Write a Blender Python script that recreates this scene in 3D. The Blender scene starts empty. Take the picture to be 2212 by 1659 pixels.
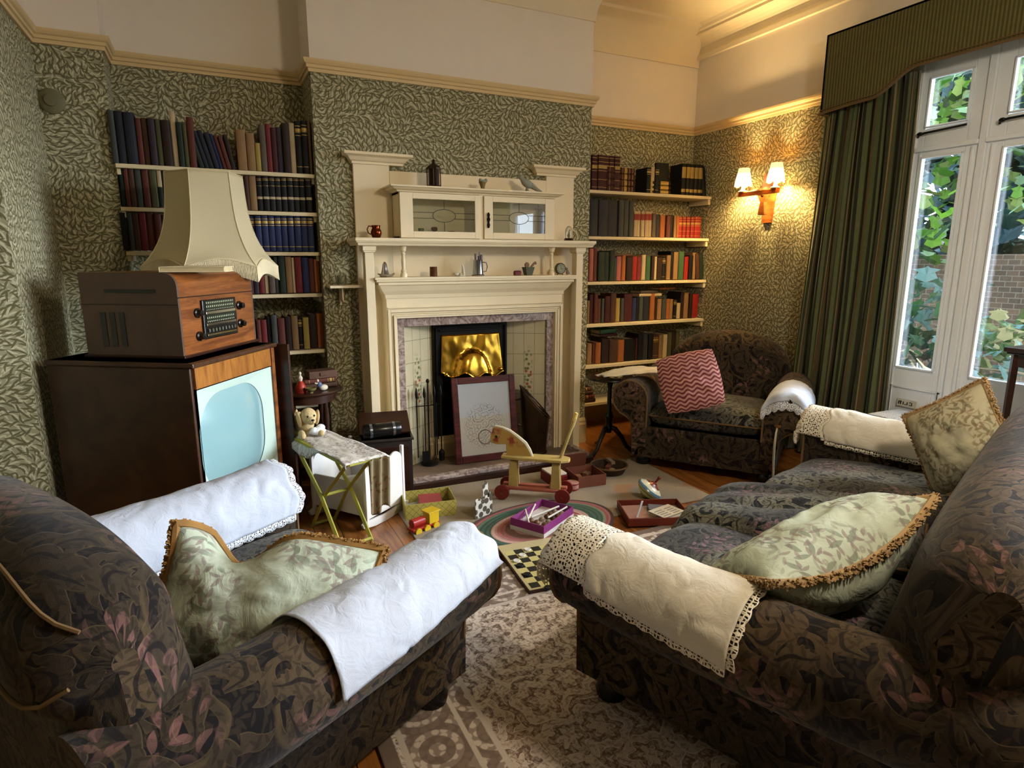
import bpy, bmesh, math, random
from mathutils import Vector, Matrix, noise
R = math.radians
PI = math.pi
SC = bpy.context.scene
COL = SC.collection

# ------------------------------------------------------------------ camera
cam_d = bpy.data.cameras.new('camera'); cam = bpy.data.objects.new('camera', cam_d); COL.objects.link(cam)
cam_d.sensor_width = 36.0; cam_d.lens = 36*1325/2212
cam_d.clip_start = 0.02; cam_d.clip_end = 100
cam.location = (0, 0, 1.45)
cam.rotation_euler = (R(90-11.52), 0, R(-25.9))
SC.camera = cam

# ------------------------------------------------------------------ light
SC.view_settings.view_transform = 'Standard'
SC.view_settings.look = 'None'
SC.view_settings.gamma = 1.0
SC.view_settings.use_curve_mapping = False
SC.view_settings.exposure = 1.2
FILL_PEND = 58  # energy of the added, unseen pendant that fills the room
W = bpy.data.worlds.new('overcast_sky'); SC.world = W; W.use_nodes = True
WN = W.node_tree; WN.nodes['Background'].inputs[0].default_value = (0.72, 0.86, 1.0, 1)
WN.nodes['Background'].inputs[1].default_value = 4.4
sun_d = bpy.data.lights.new('hazy_sun', 'SUN'); sun = bpy.data.objects.new('hazy_sun', sun_d); COL.objects.link(sun)
sun_d.energy = 12.5; sun_d.angle = R(42); sun_d.color = (0.80, 0.90, 1.0)
_d = Vector((0.85, -0.34, 0.31)).normalized()
sun.rotation_euler = _d.to_track_quat('Z', 'Y').to_euler()

# ------------------------------------------------------------------ helpers
def hexc(h):
    h = h.lstrip('#'); o = []
    for i in (0, 2, 4):
        c = int(h[i:i+2], 16)/255
        o.append(c/12.92 if c <= 0.04045 else ((c+0.055)/1.055)**2.4)
    return (o[0], o[1], o[2], 1)

def tag(o, label=None, cat=None, group=None, kind=None):
    if label: o['label'] = label
    if cat: o['category'] = cat
    if group: o['group'] = group
    if kind: o['kind'] = kind
    return o

def thing(name, label, cat, loc=(0, 0, 0), rz=0, group=None, rot=None):
    o = bpy.data.objects.new(name, None); COL.objects.link(o)
    o.empty_display_size = 0.05
    o.location = loc; o.rotation_euler = rot if rot else (0, 0, rz)
    return tag(o, label, cat, group)

def T(x=0, y=0, z=0): return Matrix.Translation((x, y, z))
def RZ(a): return Matrix.Rotation(a, 4, 'Z')
def RX(a): return Matrix.Rotation(a, 4, 'X')
def RY(a): return Matrix.Rotation(a, 4, 'Y')

class MB:
    def __init__(s): s.v = []; s.f = []; s.mi = []; s.uv = []
    def add(s, vs, fs, mi=0, uvs=None, M=None):
        b = len(s.v)
        for p in vs:
            p = Vector(p)
            s.v.append(M @ p if M else p)
        for k, f in enumerate(fs):
            s.f.append([b+i for i in f]); s.mi.append(mi)
            s.uv.append(uvs[k] if uvs else None)
        return s
    def box(s, c, d, mi=0, M=None, r=None):
        x, y, z = d[0]/2, d[1]/2, d[2]/2
        vs = [Vector((a*x, b*y, e*z)) for e in (-1, 1) for b in (-1, 1) for a in (-1, 1)]
        if r: 
            rm = Matrix.Rotation(r[0], 3, 'X'); rm = Matrix.Rotation(r[1], 3, 'Y') @ rm; rm = Matrix.Rotation(r[2], 3, 'Z') @ rm
            vs = [rm @ v for v in vs]
        vs = [v+Vector(c) for v in vs]
        return s.add(vs, [(0, 2, 3, 1), (4, 5, 7, 6), (0, 1, 5, 4), (2, 6, 7, 3), (0, 4, 6, 2), (1, 3, 7, 5)], mi, None, M)
    def bb(s, x0, x1, y0, y1, z0, z1, mi=0, M=None):
        return s.box(((x0+x1)/2, (y0+y1)/2, (z0+z1)/2), (abs(x1-x0), abs(y1-y0), abs(z1-z0)), mi, M)
    def grid(s, P, mi=0, closed=False, M=None, uvo=(0, 0)):
        n = len(P); m = len(P[0])
        us = [[0]*m for _ in range(n)]; vs_ = [[0]*m for _ in range(n)]
        mid = n//2; midj = m//2
        for j in range(1, m): 
            d = (Vector(P[mid][j])-Vector(P[mid][j-1])).length
            for i in range(n): us[i][j] = us[i][j-1]+d
        for i in range(1, n):
            d = (Vector(P[i][midj])-Vector(P[i-1][midj])).length
            for j in range(m): vs_[i][j] = vs_[i-1][j]+d
        fs = []; uvs = []
        for i in range(n-1):
            for j in range(m-1):
                fs.append((i*m+j, i*m+j+1, (i+1)*m+j+1, (i+1)*m+j))
                uvs.append([(us[i][j]+uvo[0], vs_[i][j]+uvo[1]), (us[i][j+1]+uvo[0], vs_[i][j+1]+uvo[1]), (us[i+1][j+1]+uvo[0], vs_[i+1][j+1]+uvo[1]), (us[i+1][j]+uvo[0], vs_[i+1][j]+uvo[1])])
            if closed:
                fs.append((i*m+m-1, i*m, (i+1)*m, (i+1)*m+m-1))
                w = us[i][m-1]; w2 = w+(Vector(P[i][0])-Vector(P[i][m-1])).length
                uvs.append([(w+uvo[0], vs_[i][0]+uvo[1]), (w2+uvo[0], vs_[i][0]+uvo[1]), (w2+uvo[0], vs_[i+1][0]+uvo[1]), (w+uvo[0], vs_[i+1][0]+uvo[1])])
        return s.add([p for r in P for p in r], fs, mi, uvs, M)
    def tube(s, pts, r, n=8, mi=0, M=None, closed=False, cap=True):
        pts = [Vector(p) for p in pts]; k = len(pts)
        rr = r if isinstance(r, (list, tuple)) else [r]*k
        up = Vector((0, 0, 1)); rings = []; prev = None
        for i, p in enumerate(pts):
            a = pts[(i-1) % k] if (i > 0 or closed) else p
            b = pts[(i+1) % k] if (i < k-1 or closed) else p
            t = (b-a); t = t.normalized() if t.length > 1e-9 else Vector((0, 0, 1))
            if prev is None:
                x = t.cross(up if abs(t.z) < .95 else Vector((1, 0, 0))).normalized()
            else:
                x = (prev-t*prev.dot(t)); x = x.normalized() if x.length > 1e-6 else t.cross(up).normalized()
            prev = x; y = t.cross(x)
            rings.append([p+(x*math.cos(2*PI*j/n)+y*math.sin(2*PI*j/n))*rr[i] for j in range(n)])
        vs = [q for g in rings for q in g]; fs = []
        for i in range(k if closed else k-1):
            i2 = (i+1) % k
            for j in range(n):
                fs.append((i*n+j, i*n+(j+1) % n, i2*n+(j+1) % n, i2*n+j))
        if cap and not closed:
            fs.append(tuple(range(n))[::-1]); fs.append(tuple(range((k-1)*n, k*n)))
        return s.add(vs, fs, mi, None, M)
    def lathe(s, prof, n=20, mi=0, M=None, loc=(0, 0, 0)):
        vs = []; fs = []; k = len(prof); L = Vector(loc)
        for (r, z) in prof:
            for j in range(n): vs.append(L+Vector((r*math.cos(2*PI*j/n), r*math.sin(2*PI*j/n), z)))
        for i in range(k-1):
            for j in range(n): fs.append((i*n+j, i*n+(j+1) % n, (i+1)*n+(j+1) % n, (i+1)*n+j))
        if prof[0][0] > 1e-5: fs.append(tuple(range(n))[::-1])
        if prof[-1][0] > 1e-5: fs.append(tuple(range((k-1)*n, k*n)))
        return s.add(vs, fs, mi, None, M)
    def ell(s, c, rad, mi=0, M=None, nu=14, nv=9, rot=None):
        vs = []; fs = []
        rm = rot.to_matrix() if rot is not None and hasattr(rot, 'to_matrix') else rot
        for i in range(nv+1):
            t = PI*i/nv
            for j in range(nu):
                p = Vector((rad[0]*math.sin(t)*math.cos(2*PI*j/nu), rad[1]*math.sin(t)*math.sin(2*PI*j/nu), rad[2]*math.cos(t)))
                if rm is not None: p = rm @ p
                vs.append(p+Vector(c))
        for i in range(nv):
            for j in range(nu): fs.append((i*nu+j, (i+1)*nu+j, (i+1)*nu+(j+1) % nu, i*nu+(j+1) % nu))
        return s.add(vs, fs, mi, None, M)
    def prism(s, poly, t, mi=0, M=None):
        """poly in local XZ plane, extruded along Y from 0 to t"""
        n = len(poly)
        vs = [(p[0], 0, p[1]) for p in poly]+[(p[0], t, p[1]) for p in poly]
        fs = [tuple(range(n)), tuple(range(n, 2*n))[::-1]]+[(i, (i+1) % n, n+(i+1) % n, n+i) for i in range(n)]
        return s.add(vs, fs, mi, None, M)
    def sweep(s, prof, path, mi=0, closed=False, M=None):
        """prof: list (out, z) ; path: list of (x,y) ; mitred horizontal moulding, 'out' to the right of travel"""
        k = len(path); P = []
        pth = [Vector((p[0], p[1])) for p in path]
        for i in range(k):
            if closed or 0 < i < k-1:
                a = (pth[i]-pth[i-1]).normalized(); b = (pth[(i+1) % k]-pth[i]).normalized()
            elif i == 0: a = b = (pth[1]-pth[0]).normalized()
            else: a = b = (pth[i]-pth[i-1]).normalized()
            na = Vector((a.y, -a.x)); nb = Vector((b.y, -b.x))
            m = na+nb; m = m.normalized()/max(0.2, m.normalized().dot(na))
            P.append([(pth[i].x+m.x*o, pth[i].y+m.y*o, z) for o, z in prof])
        if closed: P.append(P[0])
        s.grid(P, mi, True, M)
        if not closed:
            b = len(s.v); n = len(prof)
            s.v += [s.v[b-n*k+i] for i in range(n)]+[s.v[b-n+i] for i in range(n)]
            s.f.append(list(range(b, b+n))); s.f.append(list(range(b+n, b+2*n))[::-1]); s.mi += [mi, mi]; s.uv += [None, None]
        return s
    def build(s, name, mats, parent=None, smooth=False, bevel=0, sub=0, loc=None, rz=None, rot=None, bseg=2, angle=35):
        me = bpy.data.meshes.new(name)
        bm = bmesh.new(); uvl = bm.loops.layers.uv.new('UVMap')
        vv = [bm.verts.new(p) for p in s.v]
        bm.verts.ensure_lookup_table()
        for f, mi, uv in zip(s.f, s.mi, s.uv):
            try: face = bm.faces.new([vv[i] for i in f])
            except ValueError: continue
            face.material_index = mi; face.smooth = smooth
            if uv:
                for lp, q in zip(face.loops, uv): lp[uvl].uv = q
            else:
                face.normal_update(); n = face.normal
                ax = max(range(3), key=lambda i: abs(n[i]))
                for lp in face.loops:
                    c = lp.vert.co
                    lp[uvl].uv = (c.y, c.z) if ax == 0 else ((c.x, c.z) if ax == 1 else (c.x, c.y))
        bmesh.ops.recalc_face_normals(bm, faces=bm.faces)
        bm.to_mesh(me); bm.free()
        if not isinstance(mats, (list, tuple)): mats = [mats]
        for m in mats: me.materials.append(m)
        o = bpy.data.objects.new(name, me); COL.objects.link(o)
        if parent: o.parent = parent
        if loc: o.location = loc
        if rz is not None: o.rotation_euler = (0, 0, rz)
        if rot is not None: o.rotation_euler = rot
        if bevel:
            b = o.modifiers.new('bevel', 'BEVEL'); b.width = bevel; b.segments = bseg; b.limit_method = 'ANGLE'; b.angle_limit = R(40); b.harden_normals = False
        if sub:
            b = o.modifiers.new('sub', 'SUBSURF'); b.levels = sub; b.render_levels = sub
        if smooth and not sub:
            try: me.set_sharp_from_angle(angle=R(angle))
            except Exception: pass
        return o

# ------------------------------------------------------------------ materials
class NT:
    def __init__(s, name):
        s.m = bpy.data.materials.new(name); s.m.use_nodes = True; s.t = s.m.node_tree; s.t.nodes.clear()
        s.out = s.t.nodes.new('ShaderNodeOutputMaterial')
        s.b = s.t.nodes.new('ShaderNodeBsdfPrincipled'); s.t.links.new(s.b.outputs[0], s.out.inputs[0])
    def n(s, ty, **k):
        o = s.t.nodes.new(ty)
        for a, b in k.items(): setattr(o, a, b)
        return o
    def lk(s, a, i):
        if isinstance(a, (int, float)): i.default_value = a
        elif isinstance(a, (tuple, list)):
            i.default_value = a if len(i.default_value) == len(a) else tuple(a)[:len(i.default_value)]
        else: s.t.links.new(a, i)
    def ma(s, op, a, b=0.0, c=None, clamp=False):
        o = s.n('ShaderNodeMath', operation=op, use_clamp=clamp)
        s.lk(a, o.inputs[0]); s.lk(b, o.inputs[1])
        if c is not None: s.lk(c, o.inputs[2])
        return o.outputs[0]
    def vm(s, op, a, b=(0, 0, 0), sc=None):
        o = s.n('ShaderNodeVectorMath', operation=op); s.lk(a, o.inputs[0]); s.lk(b, o.inputs[1])
        if sc is not None: s.lk(sc, o.inputs['Scale'])
        return o.outputs['Value'] if op in ('LENGTH', 'DISTANCE', 'DOT_PRODUCT') else o.outputs[0]
    def mix(s, f, a, b, blend='MIX'):
        o = s.n('ShaderNodeMix', data_type='RGBA', blend_type=blend); s.lk(f, o.inputs[0]); s.lk(a, o.inputs[6]); s.lk(b, o.inputs[7]); return o.outputs[2]
    def step(s, v, a, b):
        o = s.n('ShaderNodeMapRange', interpolation_type='SMOOTHSTEP'); s.lk(v, o.inputs[0]); o.inputs[1].default_value = a; o.inputs[2].default_value = b; return o.outputs[0]
    def uv(s): return s.n('ShaderNodeTexCoord').outputs['UV']
    def obj(s): return s.n('ShaderNodeTexCoord').outputs['Object']
    def noise(s, v, scale, detail=2, rough=.5, dist=0, out=0):
        o = s.n('ShaderNodeTexNoise'); s.lk(v, o.inputs['Vector']); o.inputs['Scale'].default_value = scale; o.inputs['Detail'].default_value = detail
        o.inputs['Roughness'].default_value = rough; o.inputs['Distortion'].default_value = dist; return o.outputs[out]
    def vor(s, v, scale=1, rand=1, feat='F1'):
        o = s.n('ShaderNodeTexVoronoi', voronoi_dimensions='2D', feature=feat); s.lk(v, o.inputs['Vector']); o.inputs['Scale'].default_value = scale; o.inputs['Randomness'].default_value = rand; return o
    def sep(s, v):
        o = s.n('ShaderNodeSeparateXYZ'); s.lk(v, o.inputs[0]); return o.outputs
    def comb(s, x, y, z=0.0):
        o = s.n('ShaderNodeCombineXYZ'); s.lk(x, o.inputs[0]); s.lk(y, o.inputs[1]); s.lk(z, o.inputs[2]); return o.outputs[0]
    def leaf(s, uv, scale, off, a, b, flow, spread, rand=.75, soft=.25):
        """pointed leaves, one per cell; flow = angle field socket"""
        v = s.vm('ADD', s.vm('SCALE', uv, sc=scale), off)
        vo = s.vor(v, 1, rand)
        d = s.vm('SUBTRACT', v, vo.outputs['Position'])
        rnd = s.sep(vo.outputs['Color'])[0]
        ang = s.ma('ADD', flow, s.ma('MULTIPLY', s.ma('SUBTRACT', rnd, .5), spread))
        rot = s.n('ShaderNodeVectorRotate', rotation_type='Z_AXIS'); s.lk(d, rot.inputs['Vector']); s.lk(ang, rot.inputs['Angle'])
        x, y, _ = s.sep(rot.outputs[0])
        xx = s.ma('POWER', s.ma('ABSOLUTE', s.ma('DIVIDE', x, a)), 2)
        yy = s.ma('ABSOLUTE', s.ma('DIVIDE', y, b))
        return s.step(s.ma('SUBTRACT', s.ma('SUBTRACT', 1, xx), yy), 0, soft)
    def done(s, col=None, rough=.7, bump=None, bstr=.3, bdist=.002, metal=0, spec=.3):
        if col is not None: s.lk(col, s.b.inputs['Base Color'])
        s.lk(rough, s.b.inputs['Roughness']); s.b.inputs['Metallic'].default_value = metal
        s.b.inputs['Specular IOR Level'].default_value = spec
        if bump is not None:
            o = s.n('ShaderNodeBump'); o.inputs['Strength'].default_value = bstr; o.inputs['Distance'].default_value = bdist
            s.lk(bump, o.inputs['Height']); s.t.links.new(o.outputs[0], s.b.inputs['Normal'])
        return s.m

MC = {}
def plain(hx, rough=.6, metal=0, var=.12, spec=.3, name=None):
    k = (hx, rough, metal, var, spec)
    if k in MC: return MC[k]
    g = NT(name or 'paint_'+hx.strip('#')); c = hexc(hx)
    nz = g.noise(g.obj(), 9, 3)
    d = tuple(x*(1-var*2) for x in c[:3])+(1,); e = tuple(min(1, x*(1+var)) for x in c[:3])+(1,)
    MC[k] = g.done(g.mix(nz, d, e), rough, metal=metal, spec=spec); return MC[k]

def wood(name, c1, c2, rough=.35, scale=1.0, axis=(1, 1, 8), spec=.4):
    g = NT(name); v = g.vm('MULTIPLY', g.obj(), tuple(a*scale for a in axis))
    n1 = g.noise(v, 3.0, 5, .6, 1.2); n2 = g.noise(v, 22, 2)
    f = g.ma('ADD', g.ma('MULTIPLY', n1, .8), g.ma('MULTIPLY', n2, .2))
    return g.done(g.mix(g.step(f, .3, .7), hexc(c1), hexc(c2)), rough, f, .12, spec=spec)

def wallpaper():
    g = NT('willow_wallpaper'); uv = g.uv()
    flow = g.ma('MULTIPLY', g.noise(uv, 3.6, 1.0, .4), 13.0)
    masks = [g.leaf(uv, 21, (k*.53+k*7, k*.31+k*3, 0), .56, .105, g.ma('ADD', flow, k*.42-.6), .9, .35, .25) for k in range(4)]
    m = masks[0]
    for q in masks[1:]: m = g.ma('MAXIMUM', m, q)
    lm = [g.leaf(uv, 21, (k*5.27+2.2, k*9.6+1.3, 0), .56, .11, g.ma('ADD', flow, k*.5-.4), .9, .35, .3) for k in range(3)]
    l = g.ma('MAXIMUM', g.ma('MAXIMUM', lm[0], lm[1]), lm[2])
    base = g.mix(g.noise(uv, 6, 2), hexc('#918d70'), hexc('#9c9779'))
    base = g.mix(g.ma('MULTIPLY', l, .8), base, hexc('#c8c0a2'))
    col = g.mix(g.ma('MULTIPLY', m, .9), base, hexc('#5c573b'))
    return g.done(col, .75, spec=.15)

def damask(name='damask', base='#100a0d', m1='#66533a', m2='#403526', pink='#7a5650', s=1.1, edge='#8d7648', rough=.85):
    g = NT(name); uv0 = g.uv()
    wp = g.noise(uv0, 5*s, 2, .5, out=1)
    uv = g.vm('ADD', uv0, g.vm('SCALE', g.vm('SUBTRACT', wp, (.5, .5, .5)), sc=.09/s))
    flow = g.ma('MULTIPLY', g.noise(uv0, 2.6*s, 1), 11.0)
    # scrolls
    v = g.vm('SCALE', uv, sc=6.5*s); vo = g.vor(v, 1, .8)
    d = g.vm('SUBTRACT', v, vo.outputs['Position']); x, y, _ = g.sep(d)
    rnd = g.sep(vo.outputs['Color'])
    an = g.ma('ARCTAN2', y, x)
    an = g.ma('MULTIPLY', an, g.ma('SUBTRACT', g.ma('MULTIPLY', g.ma('GREATER_THAN', rnd[0], .5), 2.0), 1.0))
    dist = vo.outputs['Distance']
    sp = g.ma('SINE', g.ma('ADD', g.ma('MULTIPLY', dist, 17.0), g.ma('ADD', an, g.ma('MULTIPLY', rnd[1], 6.28))))
    sp = g.ma('MULTIPLY', g.step(sp, .0, .3), g.step(dist, .62, .46))
    # big leaves
    b1 = g.leaf(uv, 8*s, (3.3, 1.7, 0), .68, .25, flow, 2.6, .9, .18)
    b2 = g.leaf(uv, 10*s, (9.3, 4.7, 0), .66, .20, g.ma('ADD', flow, 1.1), 2.6, .9, .18)
    b3 = g.leaf(uv, 19*s, (1.3, 14.7, 0), .62, .22, g.ma('ADD', flow, 2.1), 2.6, .9, .25)
    vein = g.leaf(uv, 8*s, (3.3, 1.7, 0), .62, .05, flow, 2.6, .9, .3)
    m = g.ma('MAXIMUM', sp, g.ma('MAXIMUM', b1, b2))
    f1 = g.leaf(uv, 30*s, (7.3, 2.7, 0), .62, .2, g.ma('ADD', flow, .6), 3.0, .9, .3)
    f2 = g.leaf(uv, 34*s, (2.3, 11.7, 0), .62, .16, g.ma('ADD', flow, 1.9), 3.0, .9, .3)
    pat = g.noise(uv0, 1.3*s, 2)
    tone = g.mix(g.step(pat, .38, .62), hexc(m2), hexc(m1))
    tone = g.mix(g.ma('MULTIPLY', g.noise(uv0, 60*s, 2), .5), tone, hexc(base))
    col = g.mix(m, hexc(base), tone)
    col = g.mix(g.ma('MULTIPLY', vein, .8), col, hexc(base))
    pk = g.ma('MULTIPLY', b3, g.step(g.noise(uv0, 2.2*s, 1), .52, .6))
    col = g.mix(g.ma('MULTIPLY', pk, .8), col, hexc(pink))
    fine = g.ma('MAXIMUM', f1, f2)
    col = g.mix(g.ma('MULTIPLY', fine, g.ma('MULTIPLY', m, .45)), col, hexc(base))
    col = g.mix(g.ma('MULTIPLY', fine, g.ma('MULTIPLY', g.ma('SUBTRACT', 1, m), .35)), col, hexc(m2))
    rim = g.ma('MULTIPLY', g.ma('MULTIPLY', m, g.ma('SUBTRACT', 1, m)), 3.2, clamp=True)
    col = g.mix(g.ma('MULTIPLY', rim, .22), col, hexc(edge))
    wv = g.sep(uv0); wv1 = g.ma('SINE', g.ma('MULTIPLY', wv[0], 2600)); col = g.mix(g.ma('MULTIPLY', g.noise(uv0, 260, 2), .35), col, hexc('#0d090a'))
    g.b.inputs['Sheen Weight'].default_value = .08; g.b.inputs['Sheen Roughness'].default_value = .5
    bmp = g.ma('ADD', g.ma('MULTIPLY', m, 1.0), g.ma('MULTIPLY', g.noise(uv0, 420, 1), .6))
    return g.done(col, rough, bmp, .35, .002, spec=.15)

def rugmat(name, light, mid, dark, warm, s=1.0):
    g = NT(name); uv = g.obj()
    wp = g.noise(uv, 7*s, 2, out=1)
    u2 = g.vm('ADD', uv, g.vm('SCALE', g.vm('SUBTRACT', wp, (.5, .5, .5)), sc=.05))
    def ros(scale, off, rings, pet):
        v = g.vm('ADD', g.vm('SCALE', u2, sc=scale), off); vo = g.vor(v, 1, .55)
        d = g.vm('SUBTRACT', v, vo.outputs['Position']); x, y, _ = g.sep(d)
        an = g.ma('ARCTAN2', y, x); r = vo.outputs['Distance']
        w = g.ma('SINE', g.ma('ADD', g.ma('MULTIPLY', r, rings), g.ma('MULTIPLY', g.ma('SINE', g.ma('MULTIPLY', an, pet)), 1.1)))
        return g.step(w, -.25, .35), g.step(g.ma('ABSOLUTE', w), .22, .10)
    (a, la), (b, lb), (c, lc) = ros(3.6*s, (0, 0, 0), 19, 6), ros(11*s, (3, 5, 0), 15, 5), ros(26*s, (1, 9, 0), 13, 4)
    m = g.ma('ADD', g.ma('MULTIPLY', a, .42), g.ma('ADD', g.ma('MULTIPLY', b, .36), g.ma('MULTIPLY', c, .30)))
    col = g.mix(g.step(m, .2, .5), hexc(dark), hexc(mid)); col = g.mix(g.step(m, .5, .9), col, hexc(light))
    col = g.mix(g.ma('MULTIPLY', g.step(g.noise(uv, 1.1, 1), .5, .65), .35), col, hexc(warm))
    col = g.mix(g.ma('MULTIPLY', la, .8), col, hexc(light)); col = g.mix(g.ma('MULTIPLY', lb, .45), col, hexc(light))
    return g, col, m

CREAM = plain('#e9d9b6', .45, var=.03, name='cream_gloss_paint')
CREAM2 = plain('#d9c9a4', .6, var=.04, name='cream_shelf_paint')
PLASTER = plain('#e8ded0', .85, var=.02, spec=.1, name='cream_plaster')
CEIL = plain('#e6d9bd', .9, var=.02, spec=.1, name='ceiling_plaster')
WHITEP = plain('#e3e8ee', .5, var=.02, name='white_frame_paint')
WALLP = wallpaper()
DAMASK = damask()
DAMASK_SEAT = damask('damask_worn', base='#0d0b10', m1='#85826f', m2='#45423c', pink='#805c66', s=1.5, edge='#a3a59c')
DKWOOD = wood('dark_mahogany', '#1c0d07', '#3a1d10', .3)
TVWOOD = wood('tv_cabinet_walnut', '#2c1b10', '#4b2e1a', .32, 1, (8, 1, 1))
WALNUT = wood('polished_walnut', '#5b2f15', '#8f5528', .3, 1, (1, 1, 9))
RADIOSIDE = wood('brown_bakelite_wood', '#4c3a30', '#5e493c', .4, 1, (6, 1, 1))
def floormat():
    g = NT('oak_floorboards'); o = g.obj(); x, y, z = g.sep(o)
    k = g.ma('DIVIDE', x, .13); idx = g.ma('FLOOR', k); fr = g.ma('FRACT', k)
    gap = g.ma('LESS_THAN', fr, .03)
    v = g.comb(g.ma('MULTIPLY', x, 9), g.ma('ADD', y, g.ma('MULTIPLY', idx, 3.7)), 0)
    n1 = g.noise(v, 3, 5, .6, 1)
    col = g.mix(g.step(n1, .3, .7), hexc('#6d3d1c'), hexc('#a0662f')); col = g.mix(gap, col, hexc('#1d0e06'))
    return g.done(col, .32, n1, .1, spec=.4)
FLOORM = floormat()
def cloth(name, hx, rough=.85, trans=.0, wv=500):
    g = NT(name); c = hexc(hx); n1 = g.noise(g.obj(), 14, 3)
    col = g.mix(n1, tuple(q*.88 for q in c[:3])+(1,), c)
    bm_ = g.ma('ADD', g.ma('MULTIPLY', g.noise(g.uv(), 22, 3, .6, .8), 1.0), g.ma('MULTIPLY', g.noise(g.uv(), wv, 1), .08))
    return g.done(col, rough, bm_, .5, .008, spec=.1)
LINEN = cloth('white_linen', '#c0c7d6')
LINEN_C = cloth('cream_linen', '#d3ccbc')
def lace(name, hx, sc=55, thr=.34):
    g = NT(name); uv = g.uv()
    vo = g.vor(g.vm('SCALE', uv, sc=sc), 1, .55); vd = g.vor(g.vm('SCALE', uv, sc=sc), 1, .55, 'DISTANCE_TO_EDGE')
    big = g.vor(g.vm('SCALE', uv, sc=sc*.28), 1, .6)
    ring = g.ma('SINE', g.ma('MULTIPLY', big.outputs['Distance'], 16.0))
    solid = g.ma('MAXIMUM', g.step(vd.outputs['Distance'], .17, .12), g.step(ring, .35, .6))
    tr = g.n('ShaderNodeBsdfTransparent'); mx = g.n('ShaderNodeMixShader')
    g.lk(solid, mx.inputs[0]); g.t.links.new(tr.outputs[0], mx.inputs[1]); g.t.links.new(g.b.outputs[0], mx.inputs[2]); g.t.links.new(mx.outputs[0], g.out.inputs[0])
    return g.done(hexc(hx), .9, solid, .4, .002, spec=.1)
LACE = lace('crochet_lace', '#e2d9c6', 95)
LACE_W = lace('fine_white_lace', '#dfe2e8', 130)
def glassmat(name, tint=(.95, 1, .98, 1), rough=0.0, alpha=.12):
    g = NT(name); g.b.inputs['Base Color'].default_value = tint; g.b.inputs['Roughness'].default_value = rough
    tr = g.n('ShaderNodeBsdfTransparent'); gl = g.n('ShaderNodeBsdfGlossy'); gl.inputs['Roughness'].default_value = .02
    lw = g.n('ShaderNodeLayerWeight'); lw.inputs[0].default_value = .35
    f = g.ma('ADD', g.ma('MULTIPLY', lw.outputs['Fresnel'], .55), alpha*.4, clamp=True)
    mx = g.n('ShaderNodeMixShader'); g.lk(f, mx.inputs[0]); g.t.links.new(tr.outputs[0], mx.inputs[1]); g.t.links.new(gl.outputs[0], mx.inputs[2])
    tr.inputs[0].default_value = tint; g.t.links.new(mx.outputs[0], g.out.inputs[0]); return g.m
PANE = glassmat('window_glass', (1, 1, 1, 1), 0, .05)
CLEAR = glassmat('clear_glass', (.93, .95, .93, 1), 0, .2)
BRASS = plain('#d9a53c', .18, 1, .05, name='polished_brass')
IRON = plain('#14120f', .45, .4, .2, name='cast_iron')
BLACK = plain('#0c0b0c', .25, 0, .1, .5, name='black_gloss')
SILVER = plain('#a9a9ad', .22, 1, .05, name='pewter')
COPPER = plain('#6b2f16', .2, .9, .1, name='copper_lustre')
GOLD = plain('#b8944a', .4, .6, .1, name='gilt')
PAGE = plain('#b9a27a', .9, 0, .1, .1, name='aged_paper')
YELLOWP = plain('#a6a045', .5, 0, .08, name='yellow_green_paint')

# ================================================================== ROOM
RAILZ = 2.57; CZ = 3.38
def wall(name, x0, x1, y0, y1, z0=0, z1=CZ, upper=True):
    b = MB()
    if z0 < RAILZ: b.bb(x0, x1, y0, y1, z0, min(z1, RAILZ), 0)
    if z1 > RAILZ: b.bb(x0, x1, y0, y1, max(z0, RAILZ), z1, 1)
    return tag(b.build(name, [WALLP, PLASTER]), kind='structure')
tag(MB().bb(-1.8, 4.15, -1.9, 4.75, -.12, 0).build('floor', FLOORM), kind='structure')
tag(MB().bb(-1.8, 4.15, -1.9, 4.75, CZ, CZ+.1).build('ceiling', CEIL), kind='structure')
wall('wall_left', -.82, -.72, 3.2, 4.25)
wall('wall_left_return', -1.8, -.82, 3.2, 3.3)
wall('wall_left_near', -1.8, -1.7, -1.8, 3.2)
wall('wall_left_pier', -.72, -.41, 4.15, 4.4)
wall('wall_left_alcove', -.72, .64, 4.4, 4.5)
b = MB()
for (x0, x1, z0, z1) in ((.64, 1.08, 0, RAILZ), (2.2, 2.615, 0, RAILZ), (1.08, 2.2, 1.06, RAILZ)): b.bb(x0, x1, 4.05, 4.6, z0, z1, 0)
b.bb(.64, 2.615, 4.05, 4.6, RAILZ, CZ, 1); b.bb(1.08, 2.2, 4.5, 4.6, 0, 1.06, 2)
tag(b.build('wall_chimney_breast', [WALLP, PLASTER, IRON]), kind='structure')
wall('wall_right_alcove', 2.615, 4.15, 4.57, 4.67)
wall('wall_right', 4.05, 4.15, 2.58, 4.57)
wall('wall_right_over_window', 4.05, 4.15, -.7, 2.58, 2.68, CZ)
wall('wall_right_near', 4.05, 4.15, -1.8, -.7)
wall('wall_back', -1.8, 4.15, -1.9, -1.8)
PATH = [(-.72, 3.22), (-.72, 4.15), (-.41, 4.15), (-.41, 4.4), (.64, 4.4), (.64, 4.05), (2.615, 4.05), (2.615, 4.57), (4.05, 4.57)]
rail = [(0, 2.535), (.012, 2.535), (.014, 2.553), (.024, 2.556), (.024, 2.572), (.034, 2.578), (.04, 2.59), (.04, 2.603), (0, 2.603)]
tag(MB().sweep(rail, PATH+[(4.05, 3.08)]).build('trim_1', plain('#d8bd8c', .5, var=.03), smooth=False), kind='structure')
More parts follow.
